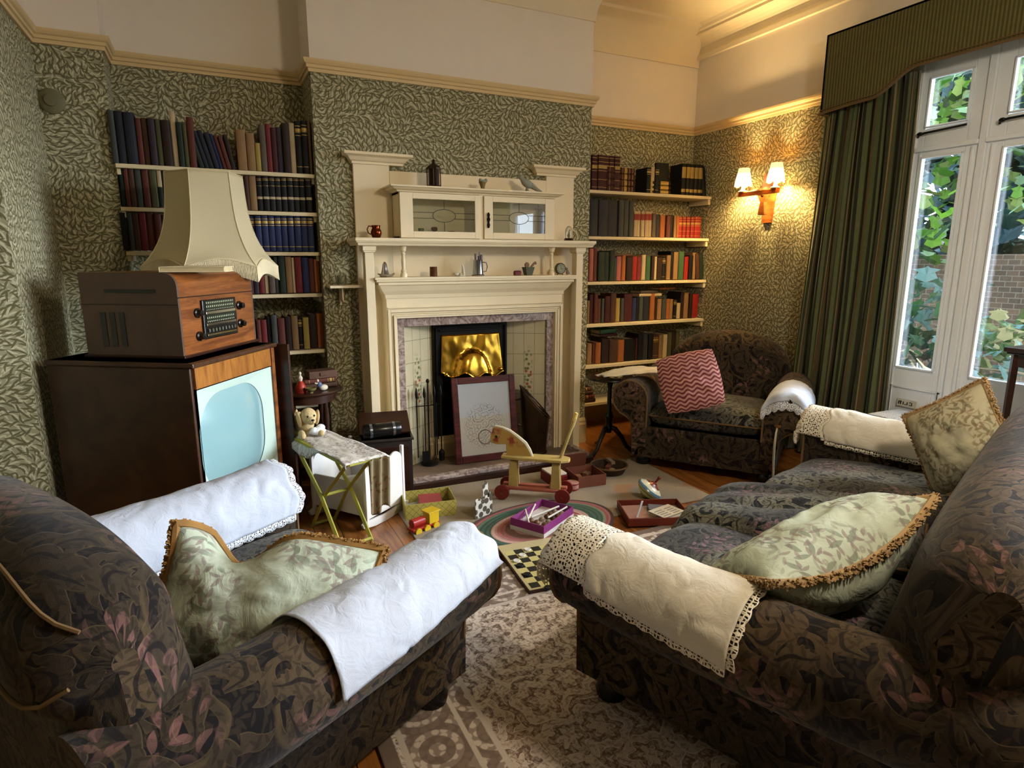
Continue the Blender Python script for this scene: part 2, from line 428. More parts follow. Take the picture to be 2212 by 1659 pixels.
cove = [(0, 3.10), (.012, 3.10), (.012, 3.115)]+[(.012+.2*(1-math.cos(t)), 3.115+.2*math.sin(t)*1.2) for t in [PI/2*i/7 for i in range(8)]]+[(.212, CZ), (0, CZ)]
tag(MB().sweep(cove, PATH).build('trim_2', CEIL, smooth=True), kind='structure')
corn = [(0, 3.16), (.03, 3.16), (.034, 3.19), (.02, 3.205), (.02, 3.225)]+[(.02+.1*(1-math.cos(t)), 3.225+.09*math.sin(t)) for t in [PI/2*i/5 for i in range(6)]]+[(.14, 3.315), (.14, 3.335), (.16, 3.34), (.17, 3.36), (.19, CZ), (0, CZ)]
tag(MB().sweep(corn, [(4.05, 4.57), (4.05, -1.8)]).build('trim_3', CEIL), kind='structure')
skirt = [(0, 0), (.022, 0), (.022, .15), (.016, .165), (.016, .18), (.006, .2), (0, .2)]
BB = plain('#b9a57e', .5, var=.04)
tag(MB().sweep(skirt, PATH[:7]).build('baseboard_left', BB), kind='structure')
tag(MB().sweep(skirt, [(2.615, 4.05), (2.615, 4.57), (4.05, 4.57), (4.05, 2.6)]).build('baseboard_right', BB), kind='structure')

# ------------------------------------------------------------------ french windows
bays = [(2.56, 2.16, 2.50, 2.255), (2.16, 1.50, 2.055, 1.60), (1.50, .84, 1.40, .94), (.84, .18, .74, .28), (.18, -.64, .08, -.50)]
for i, (ya, yb, ga, gb) in enumerate(bays):
    w = tag(MB().build('window_%d' % (i+1), WHITEP), kind='structure')
    b = MB()
    b.bb(4.03, 4.09, ya+.02, ya-.02, 0, 2.68)                       # post
    b.bb(4.045, 4.083, ya-.02, ga, .0, 2.68); b.bb(4.045, 4.083, gb, yb+.02, .0, 2.68)
    b.bb(4.045, 4.083, ga, gb, 0, .75); b.bb(4.045, 4.083, ga, gb, 2.068, 2.235); b.bb(4.045, 4.083, ga, gb, 2.527, 2.68)
    for (z0, z1) in ((.75, 2.068), (2.235, 2.527)):                 # glazing bead
        for (p, q, r, s_) in ((ga, ga-.012, z0, z1), (gb+.012, gb, z0, z1), (ga, gb, z0, z0+.012), (ga, gb, z1-.012, z1)):
            b.bb(4.03, 4.05, p, q, r, s_)
    b.bb(4.02, 4.05, ya-.02, yb+.02, 2.10, 2.125); b.bb(4.03, 4.05, ya-.02, yb+.02, 2.645, 2.68)
    b.bb(4.035, 4.05, ya-.045, ya-.06, .02, 2.09); b.bb(4.035, 4.05, yb+.06, yb+.045, .02, 2.09)
    b.build('window_frame', WHITEP, w, bevel=.004)
    MB().bb(4.075, 4.079, ga+.005, gb-.005, .745, 2.075).bb(4.075, 4.079, ga+.005, gb-.005, 2.23, 2.53).build('pane', PANE, w)
    s = MB().tube([(4.03, ga+.03, 2.19), (4.015, ga+.02, 2.2), (4.012, ga-.02, 2.205), (4.012, gb+.02, 2.212), (4.02, gb-.005, 2.215)], .007, 8)
    s.ell((4.012, ga+.01, 2.203), (.012, .018, .012)); s.build('stay_bar', IRON, w, smooth=True)
    MB().bb(4.035, 4.047, ya-.045, yb+.045, .28, .29).bb(4.035, 4.047, ya-.045, yb+.045, .62, .63).bb(4.035, 4.047, ya-.045, ya-.055, .28, .63).bb(4.035, 4.047, yb+.055, yb+.045, .28, .63).build('panel_moulding', WHITEP, w)
# small stencilled plate low on the door
b = MB().bb(4.028, 4.034, 2.45, 2.33, .50, .545)
pl_ = b.build('notice_plate', plain('#c9c4b4', .5)); tag(pl_, 'small pale notice plate low on the white garden door', 'plate')
g_ = MB()
for q, (yy, zz, dy, dz) in enumerate([(2.44, .513, .006, .02), (2.428, .513, .006, .02), (2.434, .531, .018, .004), (2.41, .513, .005, .02), (2.40, .513, .012, .004), (2.385, .513, .005, .02), (2.37, .513, .014, .004), (2.37, .531, .014, .004), (2.355, .513, .005, .02)]):
    g_.bb(4.026, 4.0285, yy, yy-dy, zz, zz+dz)
g_.build('lettering', BLACK, pl_)

# ------------------------------------------------------------------ pelmet and curtain
def fabric_stripes(name, cols, freq, horiz=False, rough=.9):
    g = NT(name); x, y, z = g.sep(g.uv()); u = y if horiz else x
    f = g.ma('FRACT', g.ma('MULTIPLY', u, freq))
    r = g.n('ShaderNodeValToRGB'); r.color_ramp.interpolation = 'CONSTANT'
    e = r.color_ramp.elements
    for i, (p, c) in enumerate(cols):
        el = e[i] if i < 2 else e.new(p)
        el.position = p; el.color = hexc(c)
    g.lk(f, r.inputs[0]); nz = g.noise(g.uv(), 30, 3)
    col = g.mix(g.ma('MULTIPLY', nz, .35), r.outputs[0], hexc('#15120c'))
    g.b.inputs['Sheen Weight'].default_value = .3
    return g.done(col, rough, g.noise(g.uv(), 300, 1), .2, .002, spec=.1)
CURT = fabric_stripes('green_striped_curtain', [(0, '#626843'), (.22, '#3a3b24'), (.36, '#8c7f5c'), (.43, '#5b4c30'), (.60, '#525c38'), (.82, '#2e2a1b')], 9)
CURT.node_tree.nodes['Principled BSDF'].inputs['Sheen Weight'].default_value = .4
PELM = fabric_stripes('green_ribbed_pelmet', [(0, '#716a38'), (.5, '#4f4a26')], 48)
def curtain(name, y0, y1, label):
    P = []
    n = 150; rows = 26; rnd = random.Random(3)
    for i in range(rows):
        t = i/(rows-1); z = 2.56-t*2.545; row = []
        for j in range(n):
            u = j/(n-1)
            sp = 1+.05*math.sin(t*2.2)
            yy = y0+(y1-y0)*u*sp+.11*t*(1-u)
            w = .032*math.sin(u*2*PI*7.5+.6*math.sin(u*9)+.35*math.sin(t*3+u*5))+.014*math.sin(u*2*PI*17+t*2)
            row.append((3.935+w*(.75+.5*t)+.01*math.sin(t*6+u*8), yy+.008*math.sin(u*40+t*3), z))
        P.append(row)
    o = MB().grid(P).build(name, CURT, smooth=True, angle=180)
    s = o.modifiers.new('solid', 'SOLIDIFY'); s.thickness = .004
    return tag(o, label, 'curtain')
curtain('curtain', 3.13, 2.50, 'floor-length green striped curtain hanging left of the garden doors')
def pelz(y):
    t = min(1, max(0, (2.74-y)/(2.74-2.46)))
    e = t*t*(3-2*t)
    u = min(1, max(0, (3.1-y)/.36))
    return 2.415+.02*math.sin(u*PI/2)+.125*e
pel = thing('pelmet', 'green ribbed fabric pelmet with a stepped braided lower edge above the doors', 'pelmet', (3.84, 3.10, 0))
ys = [3.10-.02*i for i in range(40)]+[2.3, 1.5, .5, -.2]+[-.2-.03*i for i in range(1, 21)]
def pz2(y): return pelz(y) if y > 1 else pelz(3.1-(y+.8)) if y < .2 else pelz(1.9)
P = [[(0, y-3.10, 2.91) for y in ys], [(0, y-3.10, 2.7) for y in ys], [(0, y-3.10, pz2(y)) for y in ys]]
m = MB().grid(P)
m.grid([[(.2, 0, 2.91), (0, 0, 2.91)], [(.2, 0, 2.415), (0, 0, 2.415)]])
m.grid([[(.2, -3.9, 2.91), (0, -3.9, 2.91)], [(.2, -3.9, 2.415), (0, -3.9, 2.415)]])
m.grid([[(0, 0, 2.91), (.2, 0, 2.91)], [(0, -3.9, 2.91), (.2, -3.9, 2.91)]])
o = m.build('valance', PELM, pel); s = o.modifiers.new('solid', 'SOLIDIFY'); s.thickness = .012; s.offset = 1
BRAID = plain('#6b5334', .8)
m = MB(); m.tube([(.2, 0.004, 2.418)]+[(-.006, y-3.10+(.004 if k == 0 else 0), pz2(y)+.002) for k, y in enumerate(ys)], .009, 6)
m.tube([(.2, 0.004, 2.44)]+[(-.006, y-3.10, pz2(y)+.022) for y in ys], .004, 6)
m.build('braid', BRAID, pel, smooth=True)

# ------------------------------------------------------------------ wall sconce
sc = thing('wall_sconce', 'wooden double-arm wall light with two glowing pleated shades', 'wall light', (4.05, 3.66, 1.96))
AMB = wood('amber_oak', '#6b3413', '#a05a26', .3)
b = MB().prism([(-.045, -.23), (.045, -.23), (.055, -.1), (.075, .02), (.06, .13), (.03, .16), (0, .15), (-.03, .16), (-.06, .13), (-.075, .02), (-.055, -.1)], .02, M=RZ(R(90)) @ T(0, 0, 0))
b.build('backplate', AMB, sc, bevel=.004)
MB().box((-.075, 0, 0), (.12, .04, .045)).bb(-.15, -.11, -.19, .19, -.02, .015).prism([(-.06, 0), (.06, 0), (.02, -.07), (.035, -.17), (-.035, -.17), (-.02, -.07)], .03, M=T(-.055, 0, 0) @ RZ(R(90))).build('arm', AMB, sc, bevel=.004)
gs = NT('glowing_shade'); gs.b.inputs['Emission Color'].default_value = (1, .74, .28, 1)
zz = gs.sep(gs.obj())[2]
gs.lk(gs.ma('ADD', .7, gs.ma('MULTIPLY', gs.step(zz, .14, .06), gs.ma('MULTIPLY', gs.step(zz, -.0, .05), 5.0))), gs.b.inputs['Emission Strength'])
SHADE = gs.done(hexc('#e8c070'), .8)
for sy in (-1, 1):
    MB().lathe([(.03, .015), (.035, .022), (.018, .03), (.012, .05), (.012, .085), (0, .085)], 14, loc=(-.13, sy*.16, 0)).build('candle_tube', plain('#d9c088', .5), sc, smooth=True)
    n = 40; P = []
    for i in range(9):
        t = i/8; r0 = .040+.024*t
        P.append([(math.cos(2*PI*j/n)*r0*(1+.05*math.cos(2*PI*j*10/n)), math.sin(2*PI*j/n)*r0*(1+.05*math.cos(2*PI*j*10/n)), .165-.125*t-(.018*abs(math.sin(2*PI*j*3/n)) if i == 8 else 0)) for j in range(n)])
    sh = MB().grid(P, closed=True).build('lamp_shade', SHADE, sc, smooth=True, loc=(-.13, sy*.16, .035))
    s = sh.modifiers.new('s', 'SOLIDIFY'); s.thickness = .002
    MB().tube([(math.cos(2*PI*j/n)*.067, math.sin(2*PI*j/n)*.067, .038-.018*abs(math.sin(2*PI*j*3/n))) for j in range(n)], .002, 5, closed=True).build('shade_braid', plain('#7a5520'), sh)
    ld = bpy.data.lights.new('candle_bulb', 'POINT'); lo = bpy.data.objects.new('candle_bulb', ld); COL.objects.link(lo)
    ld.energy = 27; ld.color = (1.0, .69, .29); ld.shadow_soft_size = .03
    lo.parent = sc; lo.location = (-.13, sy*.16, .10)

# round wall fitting on the left pier
f = MB().lathe([(.062, 0), (.062, .008), (.052, .016), (.03, .02), (.028, .03), (0, .032)], 24)
f.build('doorbell_push', plain('#6f6a4c', .6), loc=(-.665, 4.15, 2.26), rot=(R(90), 0, 0), smooth=True)
tag(bpy.data.objects['doorbell_push'], 'round dull wall fitting on the wallpapered pier at far left', 'wall fitting')
bpy.data.objects['doorbell_push'].name = 'wall_fitting'

# ------------------------------------------------------------------ garden outside
tag(MB().bb(4.15, 11, -6, 9, -.3, -.14).build('garden_ground', plain('#3a342b', .95, var=.3)), 'rough garden earth strewn with pale twigs outside the doors', 'ground', kind='stuff')
def brickmat():
    g = NT('garden_brick'); t = g.n('ShaderNodeTexBrick'); g.lk(g.uv(), t.inputs['Vector']); t.inputs['Scale'].default_value = 4.5
    t.inputs['Color1'].default_value = hexc('#5f4d3c'); t.inputs['Color2'].default_value = hexc('#453a32'); t.inputs['Mortar'].default_value = hexc('#6d6558')
    t.inputs['Mortar Size'].default_value = .02
    return g.done(t.outputs[0], .9)
tag(MB().bb(7.4, 7.65, 1.0, 9, -.135, 1.5).build('garden_wall', brickmat(), bevel=.02), 'old brick garden wall seen through the window glass', 'wall')
def foliage(name, n, box_, size, cols, label, cat, seed, droop=.5, parent=None, dens=None):
    rnd = random.Random(seed); b = MB()
    for k in range(n):
        c = Vector([rnd.uniform(*box_[i]) for i in range(3)])
        if dens and not dens(c, rnd): continue
        s_ = size*rnd.uniform(.6, 1.3)
        M = T(*c) @ Matrix.Rotation(rnd.uniform(0, 6.28), 4, 'Z') @ Matrix.Rotation(rnd.uniform(.2, 1.5), 4, 'X')
        vs = [(0, 0, 0), (.42, .2, .06), (.3, .6, .02), (.5, .8, .0), (.1, .95, -.04), (0, 1.2, -.15), (-.1, .95, -.04), (-.5, .8, 0), (-.3, .6, .02), (-.42, .2, .06), (0, .5, -.06)]
        vs = [(x*s_, y*s_, z*s_) for x, y, z in vs]
        b.add(vs, [(10, i, (i+1) % 10) for i in range(10)], rnd.randrange(len(cols)), None, M)
    g = []
    for c in cols:
        q = NT('leaf_'+c.strip('#')); q.b.inputs['Subsurface Weight'].default_value = 0
        tr = q.n('ShaderNodeBsdfTranslucent'); tr.inputs[0].default_value = hexc(c); mx = q.n('ShaderNodeMixShader'); mx.inputs[0].default_value = .45
        q.t.links.new(q.b.outputs[0], mx.inputs[1]); q.t.links.new(tr.outputs[0], mx.inputs[2]); q.t.links.new(mx.outputs[0], q.out.inputs[0])
        g.append(q.done(hexc(c), .45, spec=.4))
    o = b.build(name, g, parent)
    return tag(o, label, cat) if label else o
vine = foliage('climbing_vine', 1900, ((6.2, 7.3), (2.2, 5.8), (.7, 3.9)), .16, ['#39601f', '#5d8a2c', '#22401f', '#6c7d40', '#7d9a78'], 'large-leaved green vine growing over the garden wall', 'vine', 5, dens=lambda c, r: c.z > 1.7+.8*noise.noise(c*1.5)-.45*(c.y-3.6))
hedge = foliage('garden_hedge', 3600, ((7.85, 9.2), (1.2, 8.0), (-.1, 4.8)), .34, ['#1e3026', '#2f4840', '#4d6a6c', '#182a1c', '#4d6a74'], 'dark blue-green hedge rising behind the brick garden wall', 'hedge', 8)
bush = foliage('laurel_bush', 420, ((5.6, 6.6), (3.2, 4.6), (-.1, 1.6)), .16, ['#2f5530', '#1f3a26', '#3f5c58', '#2f4c42'], 'low green bush in front of the garden wall, beside the curtain', 'bush', 11, dens=lambda c, r: (c.z < 1.4+.3*math.sin(c.y*3)))
rnd = random.Random(7); b = MB()
for k in range(230):
    x = rnd.uniform(5.1, 6.4); y = rnd.uniform(2.0, 5.4); z = rnd.uniform(-.05, .5)
    a = rnd.uniform(0, PI); l = rnd.uniform(.25, .8); t_ = rnd.uniform(-.35, .35)
    p = Vector((x, y, z)); d = Vector((math.cos(a), math.sin(a), t_))*l
    b.tube([p, p+d*.5+Vector((0, 0, rnd.uniform(-.04, .06))), p+d], [.012, .009, .005], 5, rnd.randrange(3))
foliage('bramble_bush', 420, ((5.5, 6.6), (2.0, 3.15), (-.1, .95)), .11, ['#3c5a30', '#56603a', '#5d7d78', '#8a8560'], 'low sparse bramble bush seen at the foot of the right-hand door pane', 'bush', 21)
tag(b.build('dry_twigs', [plain('#b3a888', .8), plain('#7d705a', .8), plain('#949a94', .8)]), 'tangle of pale dry twigs lying on the ground outside the doors', 'twigs', kind='stuff')

# ================================================================== RUGS
g, col, m = rugmat('persian_rug', '#dcd2c9', '#b3a59a', '#76655c', '#80604c', 1.45)
# border bands by distance from the edge (rug half size 1.6 x 1.7, origin at centre)
x, y, _ = g.sep(g.obj())
d = g.ma('MINIMUM', g.ma('SUBTRACT', 1.6, g.ma('ABSOLUTE', x)), g.ma('SUBTRACT', 1.7, g.ma('ABSOLUTE', y)))
band = g.ma('MULTIPLY', g.step(d, .06, .065), g.step(d, .335, .33))
lines = g.ma('MAXIMUM', g.step(g.ma('ABSOLUTE', g.ma('SUBTRACT', d, .07)), .012, .007), g.ma('MAXIMUM', g.step(g.ma('ABSOLUTE', g.ma('SUBTRACT', d, .26)), .010, .006), g.step(g.ma('ABSOLUTE', g.ma('SUBTRACT', d, .33)), .012, .007)))
vo = g.vor(g.vm('SCALE', g.obj(), sc=5.5), 1, .15); rr = vo.outputs['Distance']
flow_ = g.step(g.ma('SINE', g.ma('MULTIPLY', rr, 21.0)), -.1, .4)
bc = g.mix(flow_, hexc('#85756c'), hexc('#c9bdb2'))
fine = g.vor(g.vm('SCALE', g.obj(), sc=34), 1, .6)
bc = g.mix(g.ma('MULTIPLY', g.step(fine.outputs['Distance'], .3, .5), .7), bc, hexc('#75655c'))
c2 = g.mix(band, col, bc); c2 = g.mix(lines, c2, hexc('#c4bab0'))
ol = g.step(d, .05, .045); c2 = g.mix(ol, c2, hexc('#75655c'))
RUG = g.done(c2, .95, g.noise(g.obj(), 300, 2), .4, .003, spec=.05)
b = MB().bb(-1.6, 1.6, -1.7, 1.7, 0, .012)
tag(b.build('patterned_rug', RUG, loc=(1.93, .78, .001), bevel=.004), 'large beige and brown oriental rug with a banded floral border', 'rug')
g = NT('hessian_rug'); cc = g.mix(g.noise(g.obj(), 120, 3), hexc('#9a8d7a'), hexc('#7d705f')); cc = g.mix(g.step(g.noise(g.obj(), 3, 2), .6, .75), cc, hexc('#96704f'))
tag(MB().bb(-.92, .92, -.42, .42, 0, .01).build('hearth_rug', g.done(cc, .95, g.noise(g.obj(), 250, 1), .5, .003), loc=(1.78, 3.13, .001), rz=R(-2), bevel=.003), 'plain beige rug with a dark red edge in front of the hearth', 'rug')
g = NT('braided_oval'); x, y, _ = g.sep(g.obj())
rr = g.ma('SQRT', g.ma('ADD', g.ma('POWER', g.ma('DIVIDE', x, .46), 2), g.ma('POWER', g.ma('DIVIDE', y, .30), 2)))
cr = g.n('ShaderNodeValToRGB'); e = cr.color_ramp.elements; cr.color_ramp.interpolation = 'CONSTANT'
for i, (p, c) in enumerate([(0, '#8a6a60'), (.22, '#b08a82'), (.36, '#7a5a4e'), (.48, '#a3665e'), (.58, '#c09a90'), (.66, '#3d5a4a'), (.84, '#6a7a62'), (.88, '#9a5a58'), (.95, '#4a3a34')]):
    el = e[i] if i < 2 else e.new(p); el.position = p; el.color = hexc(c)
g.lk(rr, cr.inputs[0])
cc = g.mix(g.ma('MULTIPLY', g.noise(g.obj(), 90, 2), .45), cr.outputs[0], hexc('#3a2e28'))
tag(MB().lathe([(0, .0), (1, 0), (1, .008), (0, .008)], 56, M=Matrix.Diagonal((.46, .30, 1, 1))).build('oval_rug', g.done(cc, .95, g.ma('SINE', g.ma('MULTIPLY', rr, 90)), .4, .003), loc=(1.52, 2.76, .0125), rz=R(8)), 'small oval rag rug in green and dusty pink rings', 'rug')

# ================================================================== UPHOLSTERY
def arm_path(w, side, off=.05, r=.13, zc=.495):
    cx = w+off; pts = [(cx-r, .16), (cx-r, .30), (cx-r, .42)]
    for k in range(15):
        t = PI-PI*k/14; pts.append((cx+r*math.cos(t), zc+r*math.sin(t)))
    for k in range(1, 5):
        t = -PI*.5*k/4.6; pts.append((cx+r*math.cos(t), zc+r*math.sin(t)))
    pts += [(w+.028, .33), (w+.02, .22), (w+.015, .08)]
    return [(side*p[0], p[1]) for p in pts]
def settee(name, label, cat, loc, rz, w, dep, arch, hb, seats, mat=DAMASK, W2=None, seatmat=DAMASK_SEAT, messy=False, zf=.08, bo=0, ex=2.6, ax=.12, bt=0):
    t = thing(name, label, cat, loc, rz); yf = dep/2; yb = -dep/2
    # base
    b = MB(); P = []
    n = 24
    for i, (yy, z) in enumerate([(yf-.1, .30), (yf-.02, .30), (yf+.005, .28), (yf+.01, .2), (yf+.006, zf), (yf-.03, zf-.01)]):
        P.append([(-w+.02+(2*w-.04)*j/n, yy+.006*math.sin(j*1.3+i), z) for j in range(n+1)])
    b.grid(P); b.bb(-w+.03, w-.03, yb+.02, yf-.02, zf, .30)
    b.build('seat_base', mat, t, smooth=True)
    for side in (-1, 1):
        prof = arm_path(w, side); P = []
        k = 14
        for i in range(k+1):
            u = i/k; yy = yf+.02-(dep+ax)*u
            sag = -.018*math.sin(u*PI)
            q = 1.0+(.05*math.exp(-u*14))
            if i == 0: q = .96
            cx = side*(w+.05)
            P.append([((p[0]-cx)*q+cx, yy, (p[1]-.495)*(q if p[1] > .4 else 1)+.495+(sag if p[1] > .35 else 0)) for p in prof])
        b = MB().grid(P)
        # front facing
        base = [(p[0], yf+.02, p[1]) for p in [( (q_[0]-side*(w+.05))*.96+side*(w+.05), (q_[1]-.495)*(.96 if q_[1] > .4 else 1)+.495) for q_ in prof]]
        c = Vector((side*(w-.01), yf+.035, .46))
        nb = len(base)
        inner = [tuple(Vector(p)*.55+Vector((side*(w+.02), yf+.03, p[2]))*.45+Vector((0, .012, 0))) for p in base]
        vs = base+inner; fs = [(i, i+1, nb+i+1, nb+i) for i in range(nb-1)]
        # close centre strip
        h = nb//2
        for i in range(h-1): fs.append((nb+i, nb+i+1, nb+nb-2-i, nb+nb-1-i))
        b.add(vs, fs, 0, [[(vs[i][0]+3, vs[i][2]) for i in f] for f in fs])
        rr_ = P[-1]; q_n = len(rr_); b.add(list(rr_), [(i, i+1, q_n-2-i, q_n-1-i) for i in range(q_n//2-1)], 0, [[(rr_[i][0], rr_[i][2]) for i in (k_, k_+1, q_n-2-k_, q_n-1-k_)] for k_ in range(q_n//2-1)])
        o = b.build('arm', mat, t, smooth=True, angle=60)
        MB().tube([(p[0], yf+.024, p[2]) for p in base[1:-1]], .0065, 6).build('piping', BRAID, o, smooth=True)
    # back
    W_ = W2 or w+.09; n = 36; P = []
    def hh(u): return hb-arch*(1-math.sqrt(max(0, 1-abs(u)**ex)))
    yb += bo
    prof0 = [(yb+.20, .28), (yb+.17, .42), (yb+.13, .56), (yb+.10, .68)]
    for j in range(n+1):
        u = -1+2*j/n; H_ = hh(u); e = max(.15, (1-abs(u)**14))
        sh = .0 if abs(u) < .97 else .0
        row = []
        k0 = H_-.15
        mid = yb-.01
        for (yy, z) in prof0: row.append((u*W_*(.97 if z < .5 else 1), mid+(yy-mid)*e, .28+(z-.28)*(k0-.28)/(.68-.28)))
        rr_ = (.145+bt/2)*e; cz = H_-rr_
        for q in range(13):
            a = R(20)+R(215)*q/12
            row.append((u*W_, mid-.03-bt/2+rr_*math.cos(a)*1.0, cz+rr_*math.sin(a)))
        row += [(u*W_*.99, mid-(.10+bt)*e, H_*.55), (u*W_*.98, mid-(.085+bt)*e, .30), (u*W_*.97, mid-(.08+bt)*e, zf)]
        P.append(row)
    b = MB().grid([list(r) for r in P])
    for P_ in (P[0], P[-1]):
        q = len(P_); mid_ = [tuple((Vector(P_[i])+Vector(P_[q-1-i]))/2) for i in range(q)]
        vs = list(P_); fs = [(i, i+1, q-2-i, q-1-i) for i in range(q//2-1)]
        b.add(vs, fs, 0, [[(vs[i][1], vs[i][2]) for i in f] for f in fs])
    bko = b.build('back', mat, t, smooth=True, angle=180)
    for ang in (6, 10):
        a_ = R(20)+R(215)*ang/12
        pts = [Vector(P[j][4+ang]) for j in range(1, n)]
        MB().tube([p+Vector((0, math.cos(a_)*.004, math.sin(a_)*.004)) for p in pts], .0042, 6).build('piping', BRAID, bko, smooth=True)
    # side pipings along the front end of the back roll
    # seat cushions
    for s_ in seats:
        cx, cy, cz, hx, hy, hz, rx, ry, rz_ = s_
        b = MB(); n1, n2 = 26, 26
        top = []; bot = []
        rr = random.Random(int(cx*100)+5)
        for i in range(n1+1):
            u = -1+2*i/n1; a1 = []; a2 = []
            for j in range(n2+1):
                v = -1+2*j/n2
                f_ = (max(0, 1-u**6)*max(0, 1-v**6))**.35
                kx = 1-.05*(1-abs(v)**2)*0
                puff = .028*(1-u*u)*(1-v*v)
                nz_ = .016*noise.noise(Vector((u*2.2+cx*3, v*2.2, 1.5)))*(1 if messy else .5)-(.035*math.exp(-((u+.25+.25*v)/.10)**2)*(1-v*v)**.5+.02*math.exp(-((u-.35+.2*v)/.10)**2) if messy and abs(cx) < .1 else 0)
                a1.append((u*hx*(1-.03*(abs(v)**4)), v*hy*(1-.03*(abs(u)**4)), hz*f_+puff+nz_)); a2.append((u*hx*(1-.03*(abs(v)**4)), v*hy*(1-.03*(abs(u)**4)), -hz*f_))
            top.append(a1); bot.append(a2)
        b.grid(top); b.grid([r[::-1] for r in bot])
        o = b.build('seat_cushion', seatmat, t, smooth=True, loc=(cx, cy, cz), rot=(R(rx), R(ry), R(rz_)), angle=80)
        ed = [top[0][j] for j in range(n2+1)]+[top[i][n2] for i in range(1, n1+1)]+[top[n1][j] for j in range(n2-1, -1, -1)]+[top[i][0] for i in range(n1-1, 0, -1)]
        MB().tube([(p[0], p[1], 0) for p in ed], .006, 6, closed=True).build('piping', BRAID, o, smooth=True)
    for sx in (-1, 1):
        for yy in (yf-.07, yb+.06):
            MB().lathe([(0, 0), (.03, 0), (.05, .015), (.055, .04), (.045, .07), (.035, .095), (0, .095)], 16, loc=(sx*(w-.04), yy, 0)).build('foot', BLACK, t, smooth=True)
    return t
def drape(name, label, host_loc, rz, w, side, y0, y1, din, dout, mat, lacemat=None, lw=.0, front=0.0, scal=.012, skew=(0, 0), seed=1, group=None, sag=.018, dep=1.0, off=.05, ends=False, zoff=0):
    """cloth laid over the arm: y from y1 (back) to y0 (front); din/dout = drops inside and outside"""
    r = .13+.009; cx = w+off; zc = .495+zoff
    def pos(s, y):
        # s signed arclength from crown, + = outer
        u = (dep/2+.02-y)/dep
        sg = -sag*math.sin(min(1, max(0, u))*PI)
        q = PI*r/2
        if abs(s) < q: a = s/r; px_, pz = cx+r*math.sin(a), zc+r*math.cos(a)
        else:
            px_, pz = cx+math.copysign(r, s), zc-(abs(s)-q)
        wob = .009*noise.noise(Vector((s*9+y*4, y*7, seed)))+.0035*noise.noise(Vector((s*23, y*19, seed)))-.006*max(0, 1-abs(noise.noise(Vector((s*7-y*5, y*6+s*3, seed+4))))*9)+(.012*max(0, abs(s)-.12)*4*noise.noise(Vector((y*14, seed*3, 0))))
        nx = math.sin(s/r) if abs(s) < q else math.copysign(1, s); nz_ = math.cos(s/r) if abs(s) < q else 0
        return (side*(px_+nx*(max(-.002, wob)+.006)), y, pz+nz_*(max(-.002, wob)+.006)+sg)
    t = thing(name, label, 'arm cover', host_loc, rz, group)
    n, m_ = 60, 44
    P = []; 
    for i in range(n+1):
        v = i/n; y = y0+(y1-y0)*v
        d1 = din+skew[0]*v; d2 = dout+skew[1]*v
        P.append([pos(-d1+(d1+d2)*j/m_, y+.010*math.sin(j*.5+seed)*(1-v)) for j in range(m_+1)])
    # hang over the front end
    if front > 0:
        F = []
        for i in range(6, 0, -1):
            e = front*i/6
            F.append([(P[0][j][0], P[0][j][1]+.018*min(1, i/2), P[0][j][2]-e*max(0, 1-abs(2*j/m_-1)**6)) for j in range(m_+1)])
        P = F+P
    o = MB().grid(P).build('cloth', mat, t, smooth=True, angle=180)
    sd = o.modifiers.new('s', 'SOLIDIFY'); sd.thickness = .003; sd.offset = 1
    if lacemat and lw:
        # lace edging strips continuing outwards from the hems
        def strip(edge, dirs, mname='lace_edging'):
            k = len(edge); fine = []
            for a in range(k-1):
                for q in range(4): fine.append((Vector(edge[a])*(1-q/4)+Vector(edge[a+1])*(q/4), dirs[a]))
            G = []; L_ = 0; prev = None
            rows = [[], [], []]
            for a, (p, dv) in enumerate(fine):
                if prev is not None: L_ += (p-prev).length
                prev = p
                e = lw*(.78+.22*abs(math.sin(L_*PI/.045)))
                for q in range(3): rows[q].append(p+Vector(dv)*(e*q/2))
            return rows
        m2 = MB()
        e1 = [P[i][m_] for i in range(len(P))]; m2.grid(strip(e1, [(0, 0, -1)]*len(e1)))
        e2 = [P[i][0] for i in range(len(P))]; m2.grid(strip(e2, [(0, 0, -1)]*len(e2)))
        if ends:
            e3 = P[0]; m2.grid(strip(e3, [(0, .25 if front else 1, -1 if front else -.1)]*len(e3)))
            e4 = P[-1]; m2.grid(strip(e4, [(0, -1, -.05)]*len(e4)))
        q = m2.build('lace_edging', lacemat, t, smooth=True, angle=180)
        sd = q.modifiers.new('s', 'SOLIDIFY'); sd.thickness = .0015
    return t, P

A_L = R(29-90)
LC = (-.025, 1.89, 0)
settee('armchair', 'dark floral armchair seen from behind, nearest on the left, with two white arm cloths', 'armchair', LC, A_L, .46, .97, .17, .94,
       [(0, .10, .345, .385, .40, .075, 2, 0, 0)], bo=.03, W2=.54)
A_F = R(216-90)
FC = (3.245, 3.28, 0)
settee('armchair', 'dark floral armchair in the far right corner holding a red zigzag cushion', 'armchair', FC, A_F, .45, .90, .27, .905,
       [(0, .06, .365, .385, .38, .085, 2, 0, 0)], W2=.455, ex=2.1, ax=-.02)
A_S = R(20)
SL = (2.178, 1.416, 0)
settee('settee', 'long dark floral settee on the right, its back towards the viewer', 'settee', SL, A_S, 1.03, 1.02, .10, .93,
       [(-.64, .10, .36, .36, .44, .075, 1, 0, 0), (-.02, .20, .39, .36, .42, .08, -5, 5, 7), (.64, .10, .345, .37, .42, .075, -3, 2, -3)], messy=True, bo=.08, ax=.10, bt=.10)

